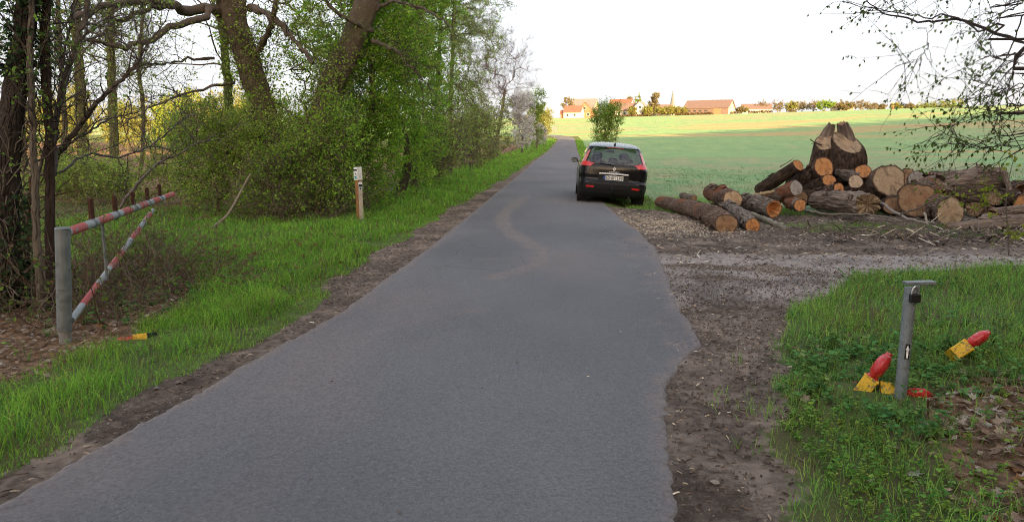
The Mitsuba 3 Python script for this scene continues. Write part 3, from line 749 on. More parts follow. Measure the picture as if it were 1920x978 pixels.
# ---------------------------------------------------------------- background trunks on the left
for i, (pts, r, lab, rgb) in enumerate([
        ([(-15.15, 24.00, 1.03), (-15.01, 24.00, 2.78), (-14.93, 24.00, 4.50), (-14.81, 24.00, 6.17), (-14.65, 24.00, 8.13)], .15, 'straight mossy trunk standing alone behind the thin branches', (.11, .115, .055)),
        ([(-18.26, 27.00, 0.34), (-18.19, 27.00, 2.33), (-18.08, 27.00, 3.89), (-18.08, 27.00, 5.62), (-17.62, 27.00, 8.59)], .21, 'broad pale green trunk left of the straight mossy one', (.12, .12, .06)),
        ([(-19.12, 25.00, 0.62), (-18.97, 25.00, 2.84), (-18.52, 25.00, 4.81), (-18.26, 25.00, 7.77)], .12, 'slim trunk far back at the left edge of the wood', (.10, .09, .065)),
        ([(-21.24, 30.00, 0.18), (-20.90, 30.00, 3.06), (-20.81, 30.00, 5.64), (-20.63, 30.00, 8.96)], .12, 'slender far trunk between two pale green ones', (.11, .10, .07)),
        ([(-9.56, 20.00, 1.15), (-9.23, 20.00, 2.59), (-9.20, 20.00, 3.72), (-9.28, 20.00, 4.84), (-9.33, 20.00, 6.20)], .13, 'mossy trunk hugging the left of the forked tree', (.075, .10, .035)),
        ([(-19.64, 33.00, 0.05), (-19.21, 33.00, 2.71), (-19.22, 33.00, 5.07), (-18.59, 33.00, 8.73)], .10, 'thin distant trunk in front of the golden trees', (.11, .095, .07))]):
    rng = np.random.default_rng(200 + i)
    k = thing('woodland_tree', lab, 'tree', 'background trees of the wood on the left')
    c = curve([(p[0], p[1], p[2] if j else min(p[2], -0.1)) for j, p in enumerate(pts)], 26); c[1:] += rng.normal(0, .02, c[1:].shape)
    m = tube(c, np.linspace(r, r * .7, 26), 10, False, .12, i)
    put(k, 'trunk', m, 'bark', smooth=True, color=bark_rgb(rng, len(m[0]), rgb, .1), uv=tube_uv(m, 10, r, c))
    P, D = off(rng, c[None, 8:], 26, 1.2, .2); D[:, 1] *= .6
    N, R = sprout(rng, P, D, rng.uniform(1.2, 3.4, 26), .026, 7, .2, .05); m1 = twig_mesh(N, R, 4)
    N2, R2 = sprout(rng, *off(rng, N, 150, .9, .1), rng.uniform(.5, 1.5, 150), .010, 5, .25, .04); m2 = twig_mesh(N2, R2)
    N3, R3 = sprout(rng, *off(rng, N2, 420, .9, .1), rng.uniform(.2, .7, 420), .005, 4, .25, .04); m3_ = twig_mesh(N3, R3)
    mm = cat([m1, m2, m3_]); put(k, 'limbs', mm, 'wood', smooth=True, color=flat(len(mm[0]), (.085, .07, .055), rng, .12))
    j = rng.integers(0, len(N3), 900); q = N3[j, rng.integers(1, 5, 900)]
    ivy = c[rng.integers(2, 25, 500)] + unit(rng.standard_normal((500, 3)) * [1, 1, .1]) * r * 1.12
    q = np.vstack([q, ivy if i in (0, 1, 4) else ivy[:60]])
    lv = leaf_mesh(q, rng.uniform(.05, .10, len(q)), randdir(rng, len(q)), randdir(rng, len(q)), flat(len(q), GREENS['olive'], rng, .3), .7)
    put(k, 'crown', lv[:2], 'leaf', color=lv[2])

# ---------------------------------------------------------------- the tangle of stems close on the left
def near_left():
    STEMS = 'dark stems growing together at the near left edge'
    rng = np.random.default_rng(300)
    spec = [('ivy_tree', 'rugged dark tree at the left picture edge, its foot wrapped in ivy', [(-5.75, 7.00, -0.20), (-5.65, 7.00, 0.32), (-5.60, 7.00, 0.97), (-5.51, 7.00, 1.55), (-5.38, 7.00, 2.12), (-5.24, 7.00, 2.57), (-5.14, 7.00, 3.01), (-5.03, 7.00, 3.59)], .145, .075, (.055, .045, .040), 18),
            ('thin_tree', 'slim light brown stem beside the dark rugged tree', [(-5.25, 6.90, -0.05), (-5.23, 6.90, 0.56), (-5.17, 6.90, 1.35), (-5.13, 6.90, 2.01), (-5.09, 6.90, 2.51), (-5.02, 6.90, 2.99), (-4.95, 6.90, 3.56)], .036, .026, (.13, .11, .09), 8),
            ('thin_tree', 'dark reddish stem, thickest of the slim ones by the barrier post', [(-5.29, 7.10, -0.09), (-5.23, 7.10, 0.64), (-5.15, 7.10, 1.50), (-5.11, 7.10, 2.07), (-5.08, 7.10, 2.58), (-5.01, 7.10, 3.03), (-4.97, 7.10, 3.61)], .050, .040, (.060, .042, .036), 10),
            ('thin_tree', 'grey stem leaning to the right from behind the dark reddish one', [(-5.27, 7.30, 1.33), (-5.21, 7.30, 1.76), (-5.08, 7.30, 2.19), (-4.93, 7.30, 2.55), (-4.77, 7.30, 2.91), (-4.63, 7.30, 3.36)], .032, .024, (.15, .135, .125), 8),
            ('thin_tree', 'thin upright shoot with peeling orange bark near the barrier post', [(-5.84, 7.50, -0.19), (-5.79, 7.50, 0.34), (-5.75, 7.50, 0.81), (-5.67, 7.50, 1.32)], .018, .012, (.20, .10, .05), 7),
            ('thin_tree', 'thin dark stem rising along the left edge', [(-6.38, 8.00, -0.13), (-6.17, 8.00, 0.75), (-5.90, 8.00, 1.47), (-5.63, 8.00, 2.12), (-5.51, 8.00, 2.64), (-5.26, 8.00, 3.36)], .022, .012, (.08, .065, .055), 7),
            ('bent_tree', 'long grey-brown branch arching to the right across the open sky', [(-5.41, 7.40, 1.33), (-5.25, 7.40, 1.57), (-5.00, 7.40, 1.85), (-4.73, 7.40, 2.13), (-4.57, 7.50, 2.31), (-4.43, 7.50, 2.44), (-4.35, 7.60, 2.62)], .034, .013, (.10, .082, .072), 9),
            ('bent_tree', 'lower thin branch arching right below the long one', [(-5.47, 7.60, 1.49), (-5.31, 7.70, 1.68), (-5.19, 7.80, 1.78), (-5.06, 8.00, 1.92), (-4.94, 8.40, 2.02)], .017, .006, (.10, .085, .075), 7),
            ('bent_tree', 'long thin bough drooping towards the barrier bar', [(-5.82, 7.80, 1.31), (-5.64, 8.00, 1.37), (-5.61, 8.40, 1.53), (-5.47, 8.80, 1.49), (-5.24, 9.20, 1.66), (-5.12, 9.60, 1.92), (-4.94, 9.80, 2.05)], .018, .006, (.12, .105, .095), 7),
            ('bent_tree', 'pale dead bough ending in forked twigs above the barrier bar', [(-5.78, 9.20, 0.82), (-5.48, 9.20, 1.17), (-5.25, 9.30, 1.41), (-5.02, 9.40, 1.52), (-4.84, 9.40, 1.63), (-4.63, 9.50, 1.70)], .022, .006, (.20, .175, .155), 7)]
    allc = []
    for name, lab, pts, a, b, rgb, sd in spec:
        k = thing(name, lab, 'tree', STEMS)
        c = curve(pts, 40); c[2:-1] += rng.normal(0, .006, (37, 3))
        m = tube(c, np.linspace(a, b, 40) * (1 + .06 * rng.standard_normal(40)), sd, True, .2 if a > .1 else .1, len(allc))
        uvw = np.vstack([tube_uv((m[0][:-2],), sd, a, c), [[0, 0], [0, 0]]])
        put(k, 'trunk', m, 'bark' if a > .03 else 'wood', smooth=True, color=bark_rgb(rng, len(m[0]), rgb, .12), uv=uvw)
        allc.append(c)
        n1 = int(10 + 14 * np.linalg.norm(c[-1] - c[0]) / 3)
        N, R = sprout(rng, *off(rng, c[None, 6:], n1, .9, .25), rng.uniform(.25, 1.1, n1), min(.009, b), 6, .25, .06); m1 = twig_mesh(N, R, 4)
        N2, R2 = sprout(rng, *off(rng, N, n1 * 5, .9, .2), rng.uniform(.12, .5, n1 * 5), .0035, 5, .28, .05); m2 = twig_mesh(N2, R2)
        N3, R3 = sprout(rng, *off(rng, N2, n1 * 6, .9, .2), rng.uniform(.06, .25, n1 * 6), .0022, 3, .28, .05); m3_ = twig_mesh(N3, R3)
        mm = cat([m1, m2, m3_]); put(k, 'twigs', mm, 'wood', smooth=True, color=flat(len(mm[0]), tuple(np.array(rgb) * .5 + np.array((.05, .042, .036)) * .6), rng, .15))
        nl = n1 * 16 if name != 'bent_tree' else n1 * 5
        j = rng.integers(0, len(N3), nl); q = N3[j, rng.integers(1, 4, nl)]
        lv = leaf_mesh(q + rng.normal(0, .012, q.shape), rng.uniform(.018, .048, nl), randdir(rng, nl), randdir(rng, nl), flat(nl, (.19, .33, .06), rng, .3), .6, .3, 6)
        put(k, 'leaves', lv[:2], 'leaf', color=lv[2])
        if name == 'ivy_tree':
            t = rng.random(2600) ** 1.3 * 39; c0 = c[t.astype(int)]; u = unit(rng.standard_normal((2600, 3)) * [1, 1, .3])
            keep = (t < 14) | (t > 25)
            q = (c0 + u * (np.interp(t, [0, 40], [a, b])[:, None] * 1.15 + rng.exponential(.05, (2600, 1))))[keep]
            lv = leaf_mesh(q, rng.uniform(.03, .065, len(q)), u[keep] + np.array([0, 0, -.6]), u[keep] + .4 * randdir(rng, len(q)), flat(len(q), (.05, .09, .04), rng, .35), .85, .2, 6)
            put(k, 'ivy', lv[:2], 'leaf', color=lv[2])
            N, R = sprout(rng, c[rng.integers(0, 18, 150)] + unit(rng.standard_normal((150, 3)) * [1, 1, 0]) * a, np.array([0, 0, 1]) + .5 * randdir(rng, 150), rng.uniform(.3, .9, 150), .008, 7, .35, .1)
            m1 = twig_mesh(N, R, 5); put(k, 'creeper_stems', m1, 'wood', smooth=True, color=flat(len(m1[0]), (.14, .12, .10), rng, .2))

    # brushwood: dead twigs and shoots filling the space behind and around the stems
    brush(rng)
    labels['undergrowth'] = {'label': 'tangle of dead twigs and bramble shoots under the trees on the left', 'category': 'undergrowth', 'kind': 'stuff'}


def brush(rng):
    P = []
    for (x0, x1, y0, y1, n) in ((-6.3, -4.6, 6.6, 8.2, 160), (-9.5, -6.0, 8.0, 11.5, 120), (-6.4, -4.8, 8.2, 10.0, 110), (-5.0, -3.95, 6.2, 8.8, 110), (-12, -7.5, 14.5, 17, 150), (-6.9, -4.6, 14.6, 15.9, 200), (-5.8, -4.5, 16.4, 24, 120)):
        P.append(np.stack([rng.uniform(x0, x1, n), rng.uniform(y0, y1, n), np.zeros(n)], 1))
    P = np.vstack(P); P[:, 2] = height(P[:, 0], P[:, 1]) - .02
    n = len(P)
    tall = np.where(P[:, 1] < 8.2, 1.0, np.where(P[:, 1] < 11, .75, 1.1))
    N, R = sprout(rng, P, np.array([0, 0, 1.0]) + .9 * randdir(rng, n), rng.uniform(.3, 1.5, n) * tall, rng.uniform(.003, .008, n), 8, .26, -.03)
    N[:, :, 2] = np.maximum(N[:, :, 2], height(N[:, :, 0], N[:, :, 1]) + .01)
    m1 = twig_mesh(N, R, 4)
    N2, R2 = sprout(rng, *off(rng, N, n * 3, .9, .1), rng.uniform(.1, .5, n * 3), .0028, 4, .3, 0); m2 = twig_mesh(N2, R2)
    c1 = np.array([(.13, .105, .08), (.09, .065, .05), (.20, .165, .13), (.12, .07, .045)])[rng.integers(0, 4, n)]
    c2 = np.array([(.13, .105, .08), (.09, .065, .05), (.20, .165, .13)])[rng.integers(0, 3, n * 3)]
    return_mesh = cat([(*m1, np.repeat(c1, len(m1[0]) // n, 0)), (*m2, np.repeat(c2, len(m2[0]) // (3 * n), 0))])
    nl = 6500
    j = rng.integers(0, len(N2), nl); q = N2[j, rng.integers(1, 5, nl)]
    col = np.array([(.17, .28, .05), (.12, .21, .045), (.22, .13, .07), (.20, .145, .09)])[rng.choice(4, nl, p=[.45, .3, .12, .13])] * (1 + .2 * rng.standard_normal((nl, 1)))
    lv = leaf_mesh(q, rng.uniform(.02, .055, nl), randdir(rng, nl), randdir(rng, nl) + np.array([0, 0, .6]), np.clip(col, .01, .6), .6, .3, 6)
    k = stuff('undergrowth_leaves', lv[:2], 'leaf', 'small green and rusty leaves scattered through the undergrowth on the left', 'leaves', color=lv[2])
    scene['undergrowth'] = ply(return_mesh[:2], 'wood', True, color=return_mesh[2])



near_left()

# ---------------------------------------------------------------- the parked car
flatmat('car_paint', (.006, .006, .008), .18, .28, clearcoat=.4, clearcoat_gloss=.98)
flatmat('black_plastic', (.016, .017, .019), .55, .3)
flatmat('rubber', (.016, .016, .017), .85, .3)
flatmat('chrome', (.75, .75, .77), .12, .6, 1.0)
flatmat('alloy', (.45, .46, .48), .3, .6, .9)
flatmat('lens_red', (.62, .018, .020), .10, .6, clearcoat=1.0, clearcoat_gloss=.95)
flatmat('bright_metal', (.80, .80, .80), .4, .5, .25)
flatmat('lens_pale', (.62, .17, .15), .12, .6, clearcoat=1.0, clearcoat_gloss=.95)
flatmat('plate_white', (.78, .78, .76), .4, .4)
flatmat('plate_blue', (.01, .05, .35), .4, .4)
flatmat('ink_black', (.012, .012, .012), .5, .4)
flatmat('upholstery', (.03, .03, .034), .9, .2)
flatmat('indicator', (.75, .30, .05), .2, .5)
scene['car_glass'] = {'type': 'thindielectric', 'int_ior': 1.5, 'specular_transmittance': {'type': 'rgb', 'value': [.40, .46, .44]}}


def car(loc, roll, yaw, label):
    rng = np.random.default_rng(40)
    K = thing('parked_car', label, 'car')
    M = rot([0, 0, 1], yaw) @ rot([0, 1, 0], roll)

    def add(name, mesh, mat, smooth=False, **kw):
        m = TM(mesh) if isinstance(mesh, trimesh.Trimesh) else mesh
        return put(K, name, (m[0] @ M.T + np.array(loc), m[1]), mat, smooth=smooth, **kw)

    zk = [.20, .26, .32, .45, .58, .64, .68, .80, .95, 1.02, 1.06, 1.20, 1.35, 1.47, 1.525, 1.56, 1.60, 1.63, 1.65, 1.66]
    wk = [.80, .86, .885, .91, .915, .905, .91, .922, .915, .895, .875, .82, .765, .715, .69, .665, .625, .55, .42, .20]
    rk = [.22, .12, .07, .02, .00, .03, .07, .06, .075, .09, .11, .18, .27, .355, .37, .50, .78, 1.05, 1.35, 1.6]
    fk = [4.05, 4.22, 4.30, 4.34, 4.33, 4.31, 4.28, 4.18, 3.85, 3.45, 3.35, 3.0, 2.65, 2.38, 2.25, 2.15, 2.05, 1.95, 1.85, 1.75]
    z = np.unique(np.concatenate([np.linspace(.20, 1.06, 52), np.linspace(1.06, 1.525, 34), np.linspace(1.525, 1.66, 22)]))
    W, R, F = (np.interp(z, zk, a) for a in (wk, rk, fk))
    ker = np.array([1, 2, 3, 2, 1]) / 9

    def soft(a):
        b = np.convolve(np.pad(a, 2, 'edge'), ker, 'valid'); return b
    W, F, R = soft(W), soft(F), soft(R)
    rows, reg = [], None
    for zz, w, r, f in zip(z, W, R, F):
        rc, fc = min(.26, w * .55), min(.5, w * .6)
        L = []
        xs = np.linspace(0, w - rc, 42)
        L += [(x, r + .07 * (x / w) ** 2, 0) for x in xs]
        y0 = r + .07 * ((w - rc) / w) ** 2
        L += [(w - rc + rc * math.sin(t), y0 + (rc * 1.25) * (1 - math.cos(t)), 1) for t in np.linspace(0, np.pi / 2, 22)[1:]]
        ys_ = np.linspace(y0 + rc * 1.25, f - fc, 70)[1:]
        L += [(w, y, 2) for y in ys_]
        L += [(w - fc + fc * math.cos(t), f - fc + fc * math.sin(t), 3) for t in np.linspace(0, np.pi / 2, 14)[1:]]
        L += [(x, f, 4) for x in np.linspace(w - fc, 0, 8)[1:]]
        P = np.array(L); reg = P[:, 2]
        rows.append(P[:, :2])
    n = len(reg); G_ = np.stack(rows)
    Vh = np.concatenate([G_, np.repeat(z[:, None, None], n, 1)], -1)
    full = np.concatenate([Vh, (Vh * [-1, 1, 1])[:, ::-1][:, 1:-1]], 1); regf = np.concatenate([reg, reg[::-1][1:-1]])
    m = full.shape[1]; nz = len(z)
    i = np.arange(m); j = (i + 1) % m
    Q = (np.stack([i, j, j + m, i + m], 1)[None] + (np.arange(nz - 1) * m)[:, None, None]).reshape(-1, 4)
    Vv = full.reshape(-1, 3)
    C = Vv[Q].mean(1); rg = np.tile(np.maximum(regf[i], regf[j]), nz - 1)
    ax, yy, zz = np.abs(C[:, 0]), C[:, 1], C[:, 2]
    cls = np.full(len(Q), 'body', dtype='<U20')
    cls[(zz < .335)] = 'sill'
    rear = rg <= 1
    bump_top = .625 - .10 * sm(.45, .85, ax)
    cls[rear & (zz < bump_top)] = 'bumper'
    cls[rear & (zz < .33) & (ax < .62)] = 'diffuser'
    cls[rear & (np.abs(zz - bump_top) < .012)] = 'seam'
    cls[rear & (np.abs(ax - (.735 - .10 * sm(.95, .65, zz))) < .010) & (zz < .93) & (zz > .62)] = 'seam'
    hw = .755 - .165 * (zz - 1.06) / .45
    rw = rear & (zz > 1.09) & (zz < 1.505) & (ax < hw + .02) & ((ax - (hw - .08)).clip(0) ** 2 + (np.abs(zz - 1.285) - .14).clip(0) ** 2 < .085 ** 2)
    glossy = rear & (zz > 1.065) & (zz < 1.53) & (ax < hw + .06)
    cls[glossy] = 'window_surround'
    cls[rw] = 'rear_window'
    tl_top = 1.135 - .0 * ax
    tl = rear & (ax > .52) & (zz < tl_top - .03 * (ax < .64)) & (zz > 1.105 - .10 * sm(.50, .66, ax)) & (yy < .42)
    cls[tl] = 'tail_light'
    cls[rear & (ax > hw + .03) & (zz > 1.12) & (zz < 1.42 - .0 * ax) & (yy < .50) & (rg == 1)] = 'lamp_upper'
    cls[rear & (np.abs(ax - .60) < .10) & (np.abs(zz - .475) < .022)] = 'reflector'
    side = rg == 2
    wside = side & (zz > 1.045) & (zz < 1.44) & (yy > .62 + .75 * (zz - 1.04)) & (yy < 3.28 - 1.9 * (zz - 1.04))
    cls[wside] = 'side_window'
    for yp, s in ((.95, .3), (1.98, .1)):
        cls[wside & (np.abs(yy - yp - s * (zz - 1.04)) < .035)] = 'window_surround'
    fr = (rg >= 3) & (zz > 1.04) & (zz < 1.55)
    cls[fr] = 'windscreen'
    cls[(rg == 2) & (zz > 1.04) & (zz < 1.5) & ~wside & (yy > 2.5)] = 'window_surround'
    cls[(zz > 1.53)] = 'roof_panel'
    wheel_y = (.86, 3.56)
    arch = np.zeros(len(Q), bool)
    for wy in wheel_y:
        arch |= (rg >= 1) & (ax > .70) & ((yy - wy) ** 2 + (zz - .31) ** 2 < .385 ** 2)
    mats = {'body': 'car_paint', 'sill': 'black_plastic', 'bumper': 'black_plastic', 'diffuser': 'black_plastic', 'seam': 'rubber', 'window_surround': 'car_paint', 'rear_window': 'car_glass',
            'tail_light': 'lens_red', 'lamp_upper': 'lens_pale', 'reflector': 'lens_red', 'side_window': 'car_glass', 'windscreen': 'car_glass', 'roof_panel': 'car_paint'}
    lab = {'bumper': 'matt dark grey rear bumper', 'rear_window': 'wide tinted rear window'}
    sur = cls == 'window_surround'
    cls[sur & ~rear] = 'door_frame'
    mats['door_frame'] = 'car_paint'
    for c, mt in mats.items():
        sel = (cls == c) & ~arch
        if c in ('tail_light', 'lamp_upper', 'reflector', 'side_window', 'door_frame'):
            for s in (-1, 1):
                qs = sel & (np.sign(C[:, 0]) == s)
                u_, inv = np.unique(Q[qs].ravel(), return_inverse=True)
                v_ = Vv[u_].copy()
                if c not in ('side_window', 'door_frame'):
                    v_[:, 1] -= .012
                add(c, (v_, inv.reshape(-1, 4)), mt, True)
            continue
        u_, inv = np.unique(Q[sel].ravel(), return_inverse=True)
        add(c, (Vv[u_], inv.reshape(-1, 4)), mt, True, label=lab.get(c))
    top = full[-1]
    add('roof', (np.vstack([top, [[0, 1.68, 1.661]]]), np.stack([i, j, 0 * i + m], 1)), 'car_paint', True)
    bot = full[0]
    add('underbody', (np.vstack([bot, [[0, 2.1, .20]]]), np.stack([j, i, 0 * i + m], 1)), 'rubber')
    # inside of the wheel arches and cabin
    for s in (-1, 1):
        for wy in wheel_y:
            a = np.linspace(0, np.pi * 2, 25)[:-1]
            ring = [np.stack([0 * a + xx, wy + .39 * np.cos(a), .31 + .39 * np.sin(a)], 1) for xx in (s * .90, s * .62)]
            k_ = np.arange(24); l_ = (k_ + 1) % 24
            v_ = np.vstack([*ring, [[s * .62, wy, .31]]])
            add('wheel_arch', (v_, np.vstack([np.stack([k_, l_, l_ + 24], 1), np.stack([k_, l_ + 24, k_ + 24], 1), np.stack([k_ + 24, l_ + 24, 0 * k_ + 48], 1)])), 'rubber')
            prof = np.array([(.20, -.10), (.285, -.108), (.312, -.095), (.322, -.06), (.325, 0), (.322, .06), (.312, .095), (.285, .108), (.20, .10)])
            ty = trimesh.creation.revolve(prof, sections=40); ty.apply_transform(trimesh.transformations.rotation_matrix(np.pi / 2, [0, 1, 0])); ty.apply_translation((s * .79, wy, .325))
            t = add('wheel', ty, 'rubber', 40)
            rim = [TM(trimesh.creation.annulus(.175, .215, .12))]
            for q in range(5):
                sp = trimesh.creation.box(extents=(.05, .19, .035)); sp.apply_translation((0, .10, .03)); sp.apply_transform(trimesh.transformations.rotation_matrix(q * 2 * np.pi / 5, [0, 0, 1])); rim.append(TM(sp))
            rim.append(TM(trimesh.creation.cylinder(.055, .09)))
            rm = cat(rim); rm = (rm[0] @ rot([0, 1, 0], 90 * s).T + [s * .83, wy, .325], rm[1])
            put(t, 'rim', (rm[0] @ M.T + np.array(loc), rm[1]), 'alloy')
    add('floor', box(-.85, .85, .5, 3.9, .34, .40), 'upholstery')
    add('rear_bench', cat([box(-.68, .68, 1.15, 1.32, .45, 1.03, .05), box(-.68, .68, 1.3, 1.85, .40, .60, .05)]), 'upholstery')
    for x in (-.45, .02, .45):
        add('headrest', box(x - .13, x + .13, 1.14, 1.26, 1.05, 1.23, .04), 'upholstery')
    for x in (-.38, .38):
        add('front_seat', cat([box(x - .25, x + .25, 2.15, 2.32, .5, 1.14, .06), box(x - .14, x + .14, 2.14, 2.26, 1.16, 1.36, .05)]), 'upholstery')
    add('dashboard', box(-.80, .80, 3.0, 3.4, .6, 1.0, .06), 'black_plastic')
    add('inner_mirror', box(-.12, .12, 2.50, 2.54, 1.36, 1.44, .015), 'black_plastic')
    # small things on the tailgate
    add('spoiler', cat([box(-.60, .60, .325, .40, 1.510, 1.528, .006)]), 'car_paint')
    add('brake_light', box(-.22, .22, .318, .33, 1.513, 1.525, .003), 'lens_red')
    add('trim_strip', box(-.39, .39, .030, .075, .820, .858, .008), 'bright_metal', label='bright chrome strip above the number plate')
    add('plate_recess', box(-.40, .40, .058, .075, .665, .80, .006), 'black_plastic')
    pl = add('number_plate', box(-.26, .26, .046, .057, .678, .790, .003), 'plate_white', label='white number plate with a blue end')
    put(pl, 'blue_end', moved(box(-.258, -.215, .043, .0455, .681, .787), M, loc), 'plate_blue')
    tx = TM(meshkit.text_mesh('EU\u00b7AH 193', .076, .002, True)); w_ = tx[0][:, 0].max()
    tv = tx[0].copy(); tv[:, 0] *= .445 / w_; tv = np.stack([tv[:, 0] - .205, .0452 - tv[:, 2], tv[:, 1] + .696], 1)
    put(pl, 'lettering', moved((tv, tx[1]), M, loc), 'ink_black')
    tx = TM(meshkit.text_mesh('SCENIC', .032, .004, True)); tv = tx[0].copy(); tv[:, 0] *= .27 / tv[:, 0].max()
    add('lettering', (np.stack([tv[:, 0] - .135, .052 - tv[:, 2], tv[:, 1] + .872], 1), tx[1]), 'bright_metal')
    ring = sg.Polygon([(0, .062), (.044, 0), (0, -.062), (-.044, 0)]).difference(sg.Polygon([(0, .026), (.017, 0), (0, -.026), (-.017, 0)]))
    bm = TM(trimesh.creation.extrude_polygon(ring, .012)); add('badge', (np.stack([bm[0][:, 0], .066 - bm[0][:, 2], bm[0][:, 1] + .972], 1), bm[1]), 'bright_metal')
    wp = tube([(.02, .075, 1.035), (-.10, .095, 1.075), (-.42, .125, 1.10)], [.016, .011, .007], 6)
    add('wiper', wp, 'rubber')
    add('tow_hook', cat([tube(curve([(0, .30, .34), (0, .02, .33), (0, -.06, .36), (0, -.07, .43)], 12), .022, 8), TM(trimesh.creation.icosphere(2, .03).apply_translation((0, -.07, .45)))]), 'ink_black')
    an = add('antenna', cat([tube([(0, .72, 1.57), (0, .73, 1.65)], [.035, .018], 8), tube([(0, .73, 1.645), (0.01, .60, 2.06)], [.006, .004], 5)]), 'ink_black')
    ex = add('exhaust', tube([(.45, .5, .25), (.45, .10, .24)], .032, 10), 'black_plastic')
    for s in (-1, 1):
        mir = add('side_mirror', cat([box(min(s * .93, s * 1.12), max(s * .93, s * 1.12), 2.80, 2.96, 1.00, 1.14, .04), box(min(s * .86, s * .96), max(s * .86, s * .96), 2.86, 2.92, 1.01, 1.05)]), 'car_paint')
        put(mir, 'mirror_glass', moved(box(min(s * .955, s * 1.105), max(s * .955, s * 1.105), 2.793, 2.7975, 1.02, 1.12), M, loc), 'chrome')
        put(mir, 'indicator', moved(box(min(s * 1.118, s * 1.128), max(s * 1.118, s * 1.128), 2.84, 2.93, 1.06, 1.08), M, loc), 'indicator')
        for hy in (1.35, 2.35):
            add('door_handle', box(min(s * .905, s * .935), max(s * .905, s * .935), hy, hy + .18, .90, .925, .006), 'chrome')


car((1.20, 19.75, -.035), 4.2, 0.0, 'black hatchback car parked half on the lane with its right wheels in the grass')

# ---------------------------------------------------------------- barrier, posts, signal lamps
def zinc_fn(p, n, uv):
    a = fbm(p.x * 14, p.y * 14, p.z * 9, 4); s = noise(p.x * 60, p.y * 60, p.z * 40)
    c = mix((.105, .125, .133), (.185, .205, .212), dr.clip(a * 1.3 - .15 + (s - .5) * .3, 0, 1))
    return mix(c, (.085, .085, .075), smoothstep(.62, .72, fbm(p.x * 9 + 4, p.y * 9, p.z * 16, 3)) * .5)


def rust_fn(p, n, uv):
    a = fbm(p.x * 30, p.y * 30, p.z * 30, 3)
    return mix((.040, .020, .014), (.10, .042, .024), a)


def redpaint_fn(p, n, uv):
    a = fbm(p.x * 35, p.y * 12, p.z * 35, 3)
    c = mix((.30, .042, .040), (.38, .085, .080), fbm(p.x * 9, p.y * 5, p.z * 9, 3))
    return mix(c, (.21, .21, .205), smoothstep(.60, .66, a))


def postwood_fn(p, n, uv):
    g = noise(p.x * 90, p.y * 90, p.z * 4)
    return mix((.22, .105, .045), (.33, .17, .075), g)


procmat('zinc', zinc_fn, .5, .4)
flatmat('zinc_bright', (.26, .285, .295), .4, .5)
procmat('rust', rust_fn, .9, .2)
procmat('red_paint', redpaint_fn, .5, .4)
procmat('post_wood', postwood_fn, .8, .25)
flatmat('pale_wood', (.52, .45, .36), .8, .2)
flatmat('concrete', (.20, .195, .185), .9, .2)
flatmat('white_paint', (.72, .72, .70), .5, .4)
flatmat('sticker_blue', (.02, .16, .32), .4, .4)
flatmat('sticker_green', (.10, .40, .22), .4, .4)
procmat('lamp_yellow', lambda p, n, uv: mix(mix((.60, .34, .012), (.68, .42, .03), fbm(p.x * 30, p.y * 30, p.z * 30, 3)), (.16, .12, .07), smoothstep(.56, .70, fbm(p.x * 45, p.y * 45, p.z * 45 + 3, 4)) * .8), .5, .4)
procmat('lamp_red', lambda p, n, uv: mix(mix((.40, .012, .018), (.52, .03, .03), fbm(p.x * 25, p.y * 25, p.z * 25, 3)), (.22, .13, .10), smoothstep(.56, .72, fbm(p.x * 50, p.y * 50, p.z * 50 + 5, 4)) * .6),
        lambda p, n, uv: .16 + .5 * smoothstep(.45, .7, fbm(p.x * 40, p.y * 40, p.z * 40, 3)), .55)
flatmat('steel', (.55, .55, .56), .25, .5, .9)


def seg(a, b, r, sides=16):
    return tube([a, b], r, sides)


